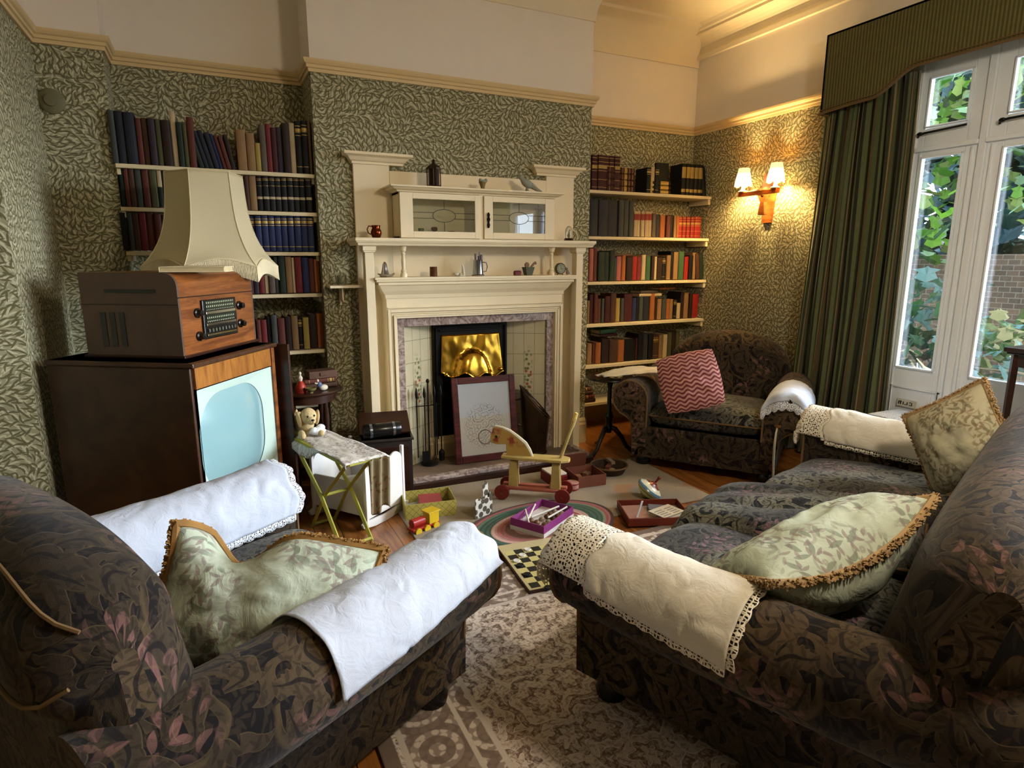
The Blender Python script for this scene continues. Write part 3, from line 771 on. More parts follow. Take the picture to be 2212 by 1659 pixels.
def frame(loc, rz): return Matrix.Translation(loc) @ RZ(rz)
drape('arm_cloth', 'plain white cloth hanging over the near arm of the left armchair', LC, A_L, .46, 1, .49, -.12, .17, .175, LINEN, None, 0, front=.03, skew=(.0, .055), seed=3, dep=.97)
drape('arm_cloth', 'white cloth with a fine stitched border on the left armchair arm beside the television', LC, A_L, .46, -1, .50, -.17, .26, .20, LINEN, LACE_W, .03, front=.0, seed=5, ends=True)
drape('arm_cloth', 'white cloth with scalloped lace over the far armchair arm beside the curtain', FC, A_F, .455, -1, .475, -.05, .20, .27, LINEN, LACE_W, .06, front=.05, seed=7, ends=True, dep=.9)
drape('arm_cloth', 'cream cloth with deep crochet lace on the near arm of the settee', SL, A_S, 1.03, -1, .40, -.04, .20, .19, LINEN_C, LACE, .024, front=.0, skew=(0, .03), seed=9, ends=True, dep=1.02)
drape('arm_cloth', 'white lace-ended cloth on the settee arm nearest the garden doors', SL, A_S, 1.03, 1, .43, -.22, .22, .22, LINEN_C, LACE, .024, seed=11, ends=True, dep=1.02)
# deep crochet panel at the settee cloth fronts
def crochet_end(label, side, host, rz, w, y0, y1, a0, a1, seed):
    t = thing('crochet_mat', label, 'lace', host, rz)
    r = .13+.013; cx = w+.05; P = []
    for i in range(21):
        y = y0+(y1-y0)*i/20; row = []
        for j in range(41):
            s = a0+(a1-a0)*j/40; q = PI*r/2
            sc_ = .012*abs(math.sin(j*.8)) if i == 0 else 0
            if abs(s) < q: x_, z_ = cx+r*math.sin(s/r), .495+r*math.cos(s/r)
            else: x_, z_ = cx+math.copysign(r, s), .495-(abs(s)-q)
            u = (.55-y)/1.06
            row.append((side*x_, y+sc_, z_-.018*math.sin(min(1, max(0, u))*PI)+.003))
        P.append(row)
    # fold down over the front
    F = []
    for k in range(7, 0, -1):
        F.append([(P[0][j][0]*(1)+side*(-.0), P[0][j][1]+.012*min(k, 2)+.004*math.sin(j), P[0][j][2]-.022*k*(1-.15*math.cos(j*.9))*max(0, 1-abs(j/20-1)**5)) for j in range(41)])
    P = F+P
    o = MB().grid(P).build('crochet_panel', LACE, t, smooth=True, angle=180)
    sd = o.modifiers.new('s', 'SOLIDIFY'); sd.thickness = .003
crochet_end('deep scrolled crochet lace folded over the front of the near settee arm', -1, SL, A_S, 1.03, .545, .40, -.19, .19, 1)
crochet_end('crochet lace end folded over the front of the settee arm by the curtain', 1, SL, A_S, 1.03, .545, .41, -.22, .24, 2)

# ------------------------------------------------------------------ scatter cushions
def floralmat(name, base, m1, m2, sc=1):
    g = NT(name); uv = g.uv(); fl = g.ma('MULTIPLY', g.noise(uv, 4, 1), 9)
    a = g.leaf(uv, 13*sc, (1, 2, 0), .62, .2, fl, 2.6, .9, .3); c = g.leaf(uv, 19*sc, (5, 8, 0), .6, .2, g.ma('ADD', fl, 1.3), 2.6, .9, .3)
    d_ = g.vor(g.vm('SCALE', uv, sc=7*sc), 1, .8); ring = g.ma('MULTIPLY', g.step(g.ma('SINE', g.ma('MULTIPLY', d_.outputs['Distance'], 24)), .2, .7), g.step(d_.outputs['Distance'], .42, .32))
    msk = g.step(g.noise(uv, 3*sc, 1), .40, .50)
    col = g.mix(g.ma('MULTIPLY', g.ma('MULTIPLY', a, msk), .75), hexc(base), hexc(m1)); col = g.mix(g.ma('MULTIPLY', g.ma('MULTIPLY', c, msk), .7), col, hexc(m2))
    col = g.mix(g.ma('MULTIPLY', g.ma('MULTIPLY', ring, msk), .45), col, hexc(m2))
    return g.done(col, .85, g.noise(uv, 12, 4, .6, 1), .5, .012, spec=.1)
FLORAL = floralmat('duck_egg_floral', '#abb3a0', '#6f7868', '#7d6e6a', 1.5)
FLORAL2 = floralmat('cream_paisley', '#b5b096', '#74735a', '#80684f', 1.9)
g = NT('zigzag_knit'); uv = g.uv(); x, y, _ = g.sep(uv)
w_ = g.ma('SINE', g.ma('MULTIPLY', g.ma('ADD', x, g.ma('MULTIPLY', g.ma('SINE', g.ma('MULTIPLY', y, 2*PI/.066)), .009)), 2*PI/.030))
nz = g.noise(uv, 150, 2)
ZIG = g.done(g.mix(g.ma('ADD', g.step(w_, -.5, .5), g.ma('MULTIPLY', g.ma('SUBTRACT', nz, .5), .5), clamp=True), hexc('#6e2c2e'), hexc('#bb8a80')), .95, nz, .5, .003)
FRINGE = plain('#9c7646', .95, 0, .35, .05)
FRINGE2 = plain('#b0926a', .95, 0, .3, .05)
def cushion(name, label, mat, loc, rot, hx, hy, th, fringe=None, bend=0, dent=0, seed=1, drop=0.0, corner=.06, du=.1):
    t = thing(name, label, 'cushion', loc, rot=rot)
    n = 36; rnd = random.Random(seed); top = []; bot = []
    for i in range(n+1):
        u = -1+2*i/n; a = []; c = []
        for j in range(n+1):
            v = -1+2*j/n
            pin = 1-corner*((1-abs(v)**2)*abs(u)**3); pin2 = 1-corner*((1-abs(u)**2)*abs(v)**3)
            f_ = (max(0, 1-abs(u)**2.2)*max(0, 1-abs(v)**2.2))**.6
            x_ = u*hx*pin; y_ = v*hy*pin2
            z0 = bend*(u*u)+drop*abs(v)**2*v-dent*math.exp(-((u-du)**2)*9)*max(0, v)**1.5
            y_ -= dent*.9*math.exp(-((u-du)**2)*10)*max(0, v)**2
            if du < -.3 and v > 0: y_ -= .16*max(0, -u-.72)*v; z0 += .12*max(0, -u-.6)*v
            wr = .014*noise.noise(Vector((u*3+seed, v*3, 0)))*f_+.006*noise.noise(Vector((u*9+seed, v*9, 2)))*f_
            a.append((x_, y_, z0+th*f_+wr)); c.append((x_, y_, z0-th*f_+wr))
        top.append(a); bot.append(c)
    b = MB().grid(top); b.grid([r[::-1] for r in bot], uvo=(1.3, .7))
    o = b.build('cover', mat, t, smooth=True, angle=180)
    if fringe:
        ed = [top[0][j] for j in range(n+1)]+[top[i][n] for i in range(1, n+1)]+[top[n][j] for j in range(n-1, -1, -1)]+[top[i][0] for i in range(n-1, 0, -1)]
        m = MB(); m.tube(ed, .012, 7, closed=True)
        cen = Vector((0, 0, 0)); k = len(ed)
        for q in range(k*11):
            a = q/11; i0 = int(a) % k; i1 = (i0+1) % k; p = Vector(ed[i0])*(1-(a % 1))+Vector(ed[i1])*(a % 1)
            o_ = Vector((p.x/hx, p.y/hy, 0)); o_ = Vector((math.copysign(abs(o_.x)**6, o_.x), math.copysign(abs(o_.y)**6, o_.y), 0)).normalized()
            d_ = (o_+Vector((rnd.uniform(-.5, .5), rnd.uniform(-.5, .5), rnd.uniform(-.9, .9)))).normalized()*rnd.uniform(.012, .022)
            m.tube([p, p+d_], [.0042, .003], 3)
        m.build('fringe', fringe, t)
    return t
def eul(*ms):
    m = Matrix.Identity(4)
    for q in ms: m = m @ q
    return m.to_euler()
cushion('floral_cushion', 'duck-egg floral cushion with tan fringe slumped inside the left armchair', FLORAL, (.055, 1.61, .565), eul(RZ(R(-14)), RX(R(58)), RZ(R(-17))), .27, .19, .10, FRINGE, dent=.12, seed=2, du=-.42)
cushion('floral_cushion', 'pale floral cushion with tan fringe lying across the near corner of the settee', FLORAL, (1.545, 1.10, .578), eul(RZ(R(-5)), RX(R(-25)), RY(R(-11))), .33, .165, .135, FRINGE2, bend=.07, seed=6)
cushion('paisley_cushion', 'cream paisley cushion with tan fringe standing at the far end of the settee', FLORAL2, (2.84, 1.44, .68), eul(RZ(R(-98)), RX(R(80)), RZ(R(38))), .19, .20, .11, FRINGE2, seed=4)
cushion('zigzag_cushion', 'red and pink zigzag knitted cushion propped in the far armchair', ZIG, (2.83, 3.10, .65), eul(RZ(R(-40)), RX(R(68)), RZ(R(15))), .185, .185, .06, None, seed=9, corner=-.08)

# ================================================================== FIREPLACE
mp = thing('mantelpiece', 'tall cream painted wooden mantelpiece with shelves, posts and raised corner panels', 'mantelpiece', (1.655, 4.05, 0))
def L(x): return x-1.655
b = MB(); Yb = -.03
b.bb(L(.856), L(1.085), Yb, 0, 0, 2.05); b.bb(L(2.225), L(2.456), Yb, 0, 0, 2.05); b.bb(L(1.085), L(2.225), Yb, 0, 1.12, 2.0)
b.build('back_panel', CREAM, mp, bevel=.003)
def crown(x0, x1, z0, z1, yb_, yf_, ov, parent, name='crown_moulding', nb=None):
    h = z1-z0
    pr = [(0, z0), (.008, z0), (.008, z0+h*.2), (.02*ov/.06, z0+h*.3), (.035*ov/.06, z0+h*.6), (.052*ov/.06, z0+h*.72), (.06*ov/.06, z0+h*.76), (.06*ov/.06, z1), (-.004, z1)]
    path = [(L(x0), yb_), (L(x0), yf_), (L(x1), yf_), (L(x1), yb_)]
    m = MB().sweep(pr, path)
    m.bb(L(x0), L(x1), yf_, yb_, z0, z1)
    return m.build(name, CREAM, parent)
crown(.856, 1.165, 2.03, 2.095, -.001, Yb-.005, .06, mp); crown(2.15, 2.456, 2.03, 2.095, -.001, Yb-.005, .06, mp)
# upper shelf
b = MB().bb(L(.80), L(2.51), -.265, 0, 1.556, 1.576).sweep([(0, 1.53), (.006, 1.53), (.012, 1.545), (.02, 1.55), (.02, 1.556), (0, 1.556)], [(L(.825), -.001), (L(.825), -.24), (L(2.485), -.24), (L(2.485), -.001)])
b.bb(L(.825), L(2.485), -.24, 0, 1.536, 1.557)
b.build('upper_shelf', CREAM, mp, bevel=.003)
for x in (.89, 2.405):
    b = MB().bb(L(x-.027), L(x+.027), -.215, -.15, .0, 1.49).bb(L(x-.036), L(x+.036), -.224, -.141, 1.49, 1.5).bb(L(x-.041), L(x+.041), -.229, -.136, 1.5, 1.535)
    b.bb(L(x-.02), L(x+.02), -.15, -.03, .0, 1.32)
    b.build('post', CREAM, mp, bevel=.002)
for x in (1.107, 2.18):
    MB().lathe([(.022, 0), (.022, .02), (.014, .03), (.018, .04), (.011, .05), (.013, .1), (.010, .135), (.014, .145), (.010, .155), (.019, .165), (.019, .175), (.024, .185), (.024, .198)], 16).build('baluster', CREAM, mp, smooth=True, loc=(L(x), -.20, 1.337))
# lower mantel shelf + frieze
b = MB().bb(L(.915), L(2.372), -.235, -.02, 1.322, 1.337)
pr = [(0, 1.20), (.005, 1.2), (.01, 1.225), (.03, 1.25), (.05, 1.285), (.06, 1.29), (.06, 1.305), (.075, 1.31), (.075, 1.323), (0, 1.323)]
b.sweep(pr, [(L(1.0), -.03), (L(1.0), -.155), (L(2.30), -.155), (L(2.30), -.03)]); b.bb(L(1.0), L(2.30), -.155, -.02, 1.2, 1.323)
b.build('mantel_shelf', CREAM, mp, bevel=.002)
b = MB().bb(L(1.0), L(2.30), -.155, -.02, 1.075, 1.2).bb(L(1.0), L(1.062), -.155, -.02, 0, 1.075).bb(L(2.238), L(2.30), -.155, -.02, 0, 1.075)
b.build('surround_frame', CREAM, mp, bevel=.002)
# stepped architrave (swept in the XZ plane)
b = MB()
for (o0, o1, dy) in ((.0, .014, .012), (.014, .022, .02), (.028, .036, .010), (.040, .058, .016)):
    b.bb(L(1.062-o1), L(1.062-o0), -.155-dy, -.155, 0, 1.073+o1); b.bb(L(2.238+o0), L(2.238+o1), -.155-dy, -.155, 0, 1.073+o1)
    b.bb(L(1.062-o0), L(2.238+o0), -.155-dy, -.155, 1.073+o0, 1.073+o1)
b.bb(L(1.004), L(2.296), -.168, -.155, 1.138, 1.145)
b.build('architrave', CREAM, mp, bevel=.002)
g = NT('pink_grey_marble'); nz = g.noise(g.obj(), 14, 6, .7, 2.5)
MARB = g.done(g.mix(g.step(nz, .35, .65), hexc('#6f5a56'), hexc('#b7a69c')), .2, spec=.5)
MB().bb(L(1.062), L(1.115), -.135, -.06, 0, 1.073).bb(L(2.185), L(2.238), -.135, -.06, 0, 1.073).bb(L(1.115), L(2.185), -.135, -.06, 1.015, 1.073).build('marble_slip', MARB, mp, bevel=.002)
# tiled cheeks
def tilemat():
    g = NT('ivory_glazed_tiles'); x, y, _ = g.sep(g.uv())
    fx = g.ma('FRACT', g.ma('DIVIDE', x, .078)); fy = g.ma('FRACT', g.ma('DIVIDE', y, .152))
    gr = g.ma('MAXIMUM', g.ma('LESS_THAN', fx, .03), g.ma('LESS_THAN', fy, .018))
    # red flower spray running up the middle
    dx = g.ma('ABSOLUTE', g.ma('SUBTRACT', x, .125)); zone = g.ma('MULTIPLY', g.step(dx, .035, .02), g.ma('MULTIPLY', g.step(y, .42, .5), g.step(y, .84, .74)))
    v = g.vor(g.vm('SCALE', g.uv(), sc=34), 1, .8); fl = g.step(v.outputs['Distance'], .42, .3); r_ = g.sep(v.outputs['Color'])[0]
    lower = g.step(y, .72, .66)
    c = g.mix(g.ma('GREATER_THAN', r_, .45), hexc('#5a6234'), hexc('#9a3a26')); c = g.mix(lower, hexc('#5f6a3c'), c)
    base = g.mix(g.noise(g.uv(), 8, 3), hexc('#c9bfa0'), hexc('#b3a988'))
    col = g.mix(g.ma('MULTIPLY', g.ma('MULTIPLY', zone, fl), .9), base, c)
    stem = g.ma('MULTIPLY', g.step(dx, .004, .002), g.ma('MULTIPLY', g.step(y, .28, .3), g.step(y, .5, .48)))
    col = g.mix(stem, col, hexc('#6b7040'))
    col = g.mix(gr, col, hexc('#6d6450'))
    return g.done(col, .15, g.ma('SUBTRACT', 1, gr), .3, .002, spec=.5)
TILE = tilemat()
for (xa, ya, xb, yb2) in ((1.115, -.11, 1.355, .03), (2.185, -.11, 1.925, .03)):
    d = math.hypot(xb-xa, yb2-ya)
    m = MB().add([(L(xa), ya, 0), (L(xb), yb2, 0), (L(xb), yb2, 1.02), (L(xa), ya, 1.02)], [(0, 1, 2, 3)], 0, [[(0, 0), (d, 0), (d, 1.02), (0, 1.02)]])
    o = m.build('tile_cheek', TILE, mp); sd = o.modifiers.new('s', 'SOLIDIFY'); sd.thickness = .008; sd.offset = 0
MB().bb(L(.66), L(.862), -.13, 0, 1.272, 1.288).bb(L(.735), L(.75), -.008, 0, 1.16, 1.272).prism([(L(.738), 1.272), (L(.747), 1.272), (L(.747), 1.18), (L(.738), 1.2)], .09, M=T(0, -.09, 0)).build('side_shelf', CREAM, mp, bevel=.002)
# grate
fg = thing('fire_grate', 'black cast iron grate with an embossed polished brass hood', 'fire grate', (1.64, 4.08, 0))
b = MB()
def I(x): return x-1.64
b.bb(I(1.355), I(1.42), -.03, .04, 0, 1.0).bb(I(1.86), I(1.925), -.03, .04, 0, 1.0).bb(I(1.42), I(1.86), -.03, .04, .925, 1.0)
b.bb(I(1.40), I(1.88), -.045, -.03, .955, .965).bb(I(1.372), I(1.38), -.045, -.03, 0, .98).bb(I(1.90), I(1.908), -.045, -.03, 0, .98).bb(I(1.39), I(1.89), -.042, -.03, .985, .99)
b.bb(I(1.42), I(1.86), .30, .32, 0, .925)
for k in range(7): b.bb(I(1.45+k*.065), I(1.458+k*.065), -.0, .012, .12, .3)
b.bb(I(1.43), I(1.85), -.005, .015, .3, .315).bb(I(1.43), I(1.85), -.005, .015, .11, .125).bb(I(1.43), I(1.85), 0, .28, .1, .115)
b.build('iron_frame', IRON, fg, bevel=.002)
n1, n2 = 30, 40; P = []
for i in range(n1+1):
    t = i/n1; row = []
    for j in range(n2+1):
        u = -1+2*j/n2; xx = u*(.222+.018*t); z = .925-t*.285
        low = t**3*(.018*math.cos(u*PI*3)+.012*u)
        dome = .075*math.exp(-((u/.5)**2)*1.6)*min(1, max(0, (t-.38)/.12))*(1 if t < 1 else 1)
        arch = max(0, 1-((u/.55)**2+((t-1)/.62)**2)); k2 = min(1, arch*6)
        y = -.035-.03*t-.055*k2*(arch**.35)
        y += .010*noise.noise(Vector((u*2.2, t*1.6, 3)))+.0015*noise.noise(Vector((u*6, t*5, 9)))
        # raised beads round the arch
        e = (u/.55)**2+((t-1)/.62)**2
        if abs(e-1) < .14: y -= .008*(.5+.5*math.cos(math.atan2(t-1, u)*26))
        row.append((xx, y, z-low))
    P.append(row)
o = MB().grid(P).build('brass_hood', BRASS, fg, smooth=True, angle=180); sd = o.modifiers.new('s', 'SOLIDIFY'); sd.thickness = .004
MB().tube([P[n1][j] for j in range(n2+1)], .006, 7).build('hood_rim', BRASS, fg, smooth=True)
MB().tube([P[0][j] for j in range(n2+1)], .004, 6).build('hood_rim', BRASS, fg, smooth=True)
b = MB().ell((-.21, -.075, .655), (.014, .01, .014)).ell((.215, -.075, .662), (.014, .01, .014)).build('hood_knob', BRASS, fg, smooth=True)
# hearth
g = NT('hearth_tiles'); nz = g.noise(g.obj(), 9, 4); HEAR = g.done(g.mix(nz, hexc('#4a3a30'), hexc('#8a7663')), .4, spec=.4)
he = thing('hearth', 'raised hearth slab with a dark marble kerb in front of the fireplace', 'hearth', (1.67, 3.85, 0))
MB().bb(-.60, .66, -.21, .19, .013, .045).build('hearth_slab', HEAR, he, bevel=.003)
MB().bb(-.64, .70, -.26, -.2, .0, .075).bb(-.64, -.6, -.2, .05, 0, .075).bb(.66, .70, -.2, .05, 0, .075).build('kerb', MARB, he, bevel=.006)
MB().bb(-.66, .72, -.285, -.255, .0, .05).bb(-.66, -.635, -.26, .05, 0, .05).bb(.70, .72, -.26, .05, 0, .05).build('wooden_fender', DKWOOD, he, bevel=.004)

# display cabinet
dc = thing('display_cabinet', 'cream wall cabinet with two leaded glass doors on the mantel shelf', 'cabinet', (1.648, 4.02, 1.577))
def Cx(x): return x-1.648
b = MB()
x0, x1, zt = Cx(1.095), Cx(2.20), .283
b.bb(x0, x0+.018, -.15, -.001, 0, zt); b.bb(x1-.018, x1, -.15, -.001, 0, zt); b.bb(x0, x1, -.15, -.001, 0, .016); b.bb(x0, x1, -.15, -.001, zt-.016, zt); b.bb(x0, x1, -.012, -.001, 0, zt)
b.bb(Cx(1.632), Cx(1.662), -.16, -.1, 0, zt)
b.build('carcass', CREAM, dc, bevel=.002)
pr = [(0, zt), (.01, zt), (.014, zt+.008), (.035, zt+.014), (.048, zt+.024), (.06, zt+.026), (.06, zt+.036), (0, zt+.036)]
MB().sweep(pr, [(x0, -.001), (x0, -.15), (x1, -.15), (x1, -.001)]).bb(x0, x1, -.15, 0, zt, zt+.036).build('crown_moulding', CREAM, dc, bevel=.001)
LEAD = plain('#3d3a33', .5, .5)
for (xa, xb, ga, gb) in ((1.095, 1.632, 1.18, 1.60), (1.664, 2.20, 1.728, 2.125)):
    z0, z1 = .045, .243
    xa, xb, ga, gb = Cx(xa), Cx(xb), Cx(ga), Cx(gb)
    dr = MB().bb(xa+.002, ga, -.172, -.152, .004, zt-.004).bb(gb, xb-.002, -.172, -.152, .004, zt-.004).bb(ga, gb, -.172, -.152, .004, z0).bb(ga, gb, -.172, -.152, z1, zt-.004).build('door', CREAM, dc, bevel=.002)
    MB().bb(ga, gb, -.163, -.160, z0, z1).build('glass_pane', CLEAR, dr)
    mx, mz = (ga+gb)/2, (z0+z1)/2; c = MB()
    rx = (gb-ga)*.185; rzz = (z1-z0)*.2
    c.tube([(mx+rx*math.cos(a*PI/14), -.162, mz+rzz*math.sin(a*PI/14)) for a in range(28)], .0022, 5, closed=True)
    for s_ in (-1, 1):
        for q in (-.45, .45):
            c.tube([(mx+s_*rx*math.cos(math.asin(.45)), -.162, mz+q*rzz), (mx+s_*(gb-ga)/2, -.162, mz+q*rzz)], .0018, 5)
        c.tube([(mx, -.162, mz+s_*rzz), (mx, -.162, mz+s_*(z1-z0)/2)], .0018, 5)
    c.build('leading', LEAD, dr, smooth=True)
    if ga > 0: MB().lathe([(.006, -.055), (.011, -.035), (.006, -.02), (.012, 0), (.006, .015), (.010, .03), (.003, .045)], 10, loc=(ga-.035, -.180, .13)).build('escutcheon', IRON, dr, smooth=True)

# ================================================================== ORNAMENTS
def ornament(name, label, cat, x, y, z, mb, mat, rz=0, group=None, **k):
    t = mb.build(name, mat, None, loc=(x, y, z), rz=rz, smooth=k.get('smooth', True), bevel=k.get('bevel', 0))
    return tag(t, label, cat, group)
ZU, ZM, ZC = 1.5775, 1.3385, 1.897
# on cabinet crown: lantern, small pot, bird
t = thing('lantern', 'small dark metal lantern with a pointed top on the cabinet', 'lantern', (1.335, 3.885, ZC))
BRZ = plain('#3a2616', .4, .6, name='dark_bronze')
b = MB()
for q in range(8):
    a = 2*PI*(q+.5)/8; b.tube([(.042*math.cos(a), .042*math.sin(a), 0), (.042*math.cos(a), .042*math.sin(a), .11)], .004, 5)
b.lathe([(.048, 0), (.05, .008), (.044, .012)], 8).lathe([(.05, .108), (.05, .116), (.035, .13), (.012, .145), (.008, .155), (.011, .162), (.0, .175)], 8)
b.build('lantern_frame', BRZ, t); MB().lathe([(.034, .012), (.034, .108)], 8).build('lantern_body', plain('#2a1a10', .5, .4), t)
ornament('posy_vase', 'tiny vase holding a pale posy on the cabinet top', 'vase', 1.665, 3.87, ZC, MB().lathe([(.014, 0), (.017, .004), (.013, .012), (.02, .035), (.026, .045), (.022, .047)], 14).ell((0, 0, .052), (.026, .022, .012), 1).ell((.02, -.01, .058), (.011, .01, .012), 1).ell((-.018, -.008, .058), (.012, .01, .012), 1), [plain('#8a7a4a', .3), plain('#8f9480', .8)])
b = MB().ell((0, 0, .055), (.05, .022, .028), rot=Matrix.Rotation(R(25), 3, 'Y')).ell((-.045, 0, .092), (.02, .016, .018)).tube([(-.03, 0, .07), (-.045, 0, .09)], [.018, .013], 8).tube([(.03, 0, .045), (.075, 0, .02), (.115, 0, .006)], [.02, .013, .004], 7).tube([(-.06, 0, .092), (-.078, 0, .088)], [.006, .001], 6).lathe([(.02, 0), (.012, .008), (.006, .03)], 8)
ornament('bird_figurine', 'grey ceramic bird figurine with a long tail on the cabinet top', 'figurine', 1.99, 3.865, ZC, b, plain('#8d8d80', .35))
# upper shelf: copper jug left, glass lantern right
t = thing('copper_jug', 'shiny copper lustre jug with a looped handle left of the cabinet', 'jug', (.945, 3.86, ZU))
MB().lathe([(.022, 0), (.026, .004), (.030, .015), (.034, .03), (.030, .045), (.024, .058), (.027, .075), (.024, .074), (.02, .056), (.0, .01)], 20).build('jug_body', COPPER, t, smooth=True)
MB().tube([(-.024, 0, .068), (-.045, 0, .07), (-.055, 0, .05), (-.048, 0, .028), (-.033, 0, .02)], .004, 7).build('handle', COPPER, t, smooth=True)
t = thing('glass_dome', 'little domed glass ornament on a wooden foot right of the cabinet', 'ornament', (2.33, 3.87, ZU))
MB().lathe([(.034, 0), (.036, .006), (.03, .012), (.032, .018), (0, .02)], 20).build('base', DKWOOD, t, smooth=True)
MB().lathe([(.027, .02), (.028, .06), (.024, .085), (.012, .1), (0, .104)], 20).build('dome', CLEAR, t, smooth=True)
MB().ell((0, 0, .035), (.012, .012, .015)).tube([(0, 0, .04), (.004, 0, .07), (.012, 0, .078)], [.008, .004, .003], 6).build('figure', plain('#8c8a78', .5), t, smooth=True)
# inside the cabinet
for (x, lab, h, c, k) in ((1.255, 'small green glass tumbler behind the left cabinet door', .05, '#3f5a48', 0), (1.345, 'dark red stemmed wine glass behind the left cabinet door', .06, '#5a2530', 1), (1.46, 'small brown twin-handled cup behind the left cabinet door', .035, '#5d3324', 2)):
    b = MB()
    if k == 0: b.lathe([(.016, 0), (.02, h), (.018, h), (.014, .004), (0, .004)], 14)
    elif k == 1: b.lathe([(.016, 0), (.003, .005), (.003, .028), (.02, .038), (.022, .05), (.017, h), (.015, h), (.018, .045), (0, .032)], 14)
    else: b.lathe([(.012, 0), (.02, .02), (.022, h), (.02, h), (.0, .006)], 14).tube([(.02, 0, .03), (.036, 0, .03), (.034, 0, .012), (.018, 0, .012)], .003, 6).tube([(-.02, 0, .03), (-.036, 0, .03), (-.034, 0, .012), (-.018, 0, .012)], .003, 6)
    ornament(['tumbler', 'wine_glass', 'cup'][k], lab, 'glass' if k < 2 else 'cup', x, 3.93, 1.594, b, plain(c, .15, spec=.6))
# lower mantel shelf
t = thing('bell_ornament', 'silver bell-shaped ornament with a curled foot at the left of the mantel shelf', 'ornament', (1.00, 3.90, ZM))
MB().lathe([(.034, 0), (.036, .006), (.026, .02), (.018, .05), (.013, .08), (.006, .092), (0, .095)], 18).build('bell', SILVER, t, smooth=True)
MB().tube([(-.045, 0, .02), (-.03, -.03, .012), (0, -.04, .008), (.035, -.03, .01), (.06, 0, .022)], [.003, .008, .009, .008, .003], 7).build('curled_foot', plain('#8b7d66', .4, .3), t, smooth=True)
ornament('wooden_pot', 'small brown cylindrical pot on the mantel shelf', 'pot', 1.315, 3.88, ZM, MB().lathe([(.024, 0), (.025, .004), (.024, .058), (.026, .062), (.022, .062), (.02, .01), (0, .01)], 18), plain('#5b3518', .35))
b = MB().lathe([(.03, 0), (.028, .005), (.0, .006)], 14).ell((-.02, 0, .015), (.02, .01, .012)).ell((.01, 0, .012), (.014, .012, .01)).tube([(.03, 0, .0), (.028, 0, .05), (.022, 0, .075)], [.013, .009, .003], 8)
ornament('china_figurine', 'small white china figure group in the middle of the mantel shelf', 'figurine', 1.49, 3.87, ZM, b, plain('#c9bda4', .3))
t = thing('pewter_tankard', 'tall pewter tankard full of bottles on the mantel shelf', 'tankard', (1.632, 3.885, ZM))
MB().lathe([(.042, 0), (.043, .006), (.036, .012), (.032, .10), (.034, .106), (.03, .106), (.028, .02), (0, .02)], 24).build('body', SILVER, t, smooth=True)
MB().tube([(.032, 0, .09), (.06, 0, .088), (.068, 0, .06), (.06, 0, .03), (.036, 0, .026)], .004, 7).build('handle', SILVER, t, smooth=True)
for k, (dx, dy, hh_) in enumerate(((-.014, .0, .145), (.012, .004, .155), (.0, -.014, .13), (.018, -.01, .14))):
    q = MB().tube([(0, 0, .02), (dx*.3, 0, hh_)], [.006, .008], 7)
    ornament('paper_spill', ['tallest of the rolled spills in the pewter tankard', 'rolled spill at the left of the pewter tankard', 'short rolled spill in front in the pewter tankard', 'rolled spill at the right of the pewter tankard'][[1, 0, 2, 3][k]], 'spill', 1.632+dx, 3.885+dy, ZM+.001, q, plain(['#6f6a78', '#a5a0a8', '#4a4650', '#85808c'][k], .5))
ornament('red_box', 'tiny dark red box on the mantel shelf', 'box', 1.925, 3.88, ZM, MB().bb(-.024, .024, -.015, .015, 0, .026).bb(-.022, .022, -.013, .013, .026, .032), plain('#6d1f1a', .4), smooth=False, bevel=.003)
ornament('stone_planter', 'small green-grey planter bowl towards the right of the mantel shelf', 'planter', 2.01, 3.88, ZM, MB().lathe([(.03, 0), (.034, .01), (.046, .05), (.048, .056), (.042, .056), (.03, .015), (0, .015)], 4, M=RZ(R(45))).ell((-.01, 0, .07), (.02, .01, .02), 1).tube([(.02, 0, .05), (.045, 0, .08), (.06, 0, .085)], [.01, .008, .012], 7, 1), [plain('#565c4a', .6), plain('#8a6f58', .6)], smooth=False)
t = thing('alarm_clock', 'small round mantel clock with a pale dial at the right end of the shelf', 'clock', (2.262, 3.87, ZM))
MB().lathe([(0, -.018), (.036, -.018), (.04, -.01), (.04, .012), (.036, .016), (.033, .013)], 28, M=T(0, 0, .044) @ RX(R(90))).build('case', plain('#5b5a44', .4, .5), t, smooth=True)
g = NT('clock_dial'); x, y, z = g.sep(g.obj()); an = g.ma('ARCTAN2', z, x); rd = g.ma('SQRT', g.ma('ADD', g.ma('POWER', x, 2), g.ma('POWER', z, 2)))
tk = g.ma('MULTIPLY', g.step(g.ma('COSINE', g.ma('MULTIPLY', an, 12)), .75, .9), g.ma('MULTIPLY', g.step(rd, .022, .023), g.step(rd, .03, .029)))
DIAL = g.done(g.mix(tk, hexc('#8c8a6c'), hexc('#1f1c14')), .4)
d_ = MB().lathe([(0, 0), (.033, 0), (.033, .001), (0, .001)], 28, M=RX(R(90))).build('dial', DIAL, t, loc=(0, -.0135, .044))
MB().tube([(0, -.001, 0), (-.002, -.001, .022)], .0012, 5).tube([(0, -.001, 0), (.014, -.001, -.004)], .0015, 5).build('hands', BLACK, d_)
MB().tube([(-.015, 0, .006), (-.026, 0, 0)], .003, 6).tube([(.015, 0, .006), (.026, 0, 0)], .003, 6).build('feet', plain('#5b5a44', .4, .5), t)
ornament('toy_bird', 'small mottled toy bird beside the mantel clock', 'figurine', 2.318, 3.86, ZM, MB().ell((0, 0, .018), (.012, .01, .018)).ell((-.008, 0, .042), (.01, .009, .01)).tube([(.004, 0, .02), (.018, 0, .008)], [.008, .003], 6), plain('#8c8272', .5, var=.4))
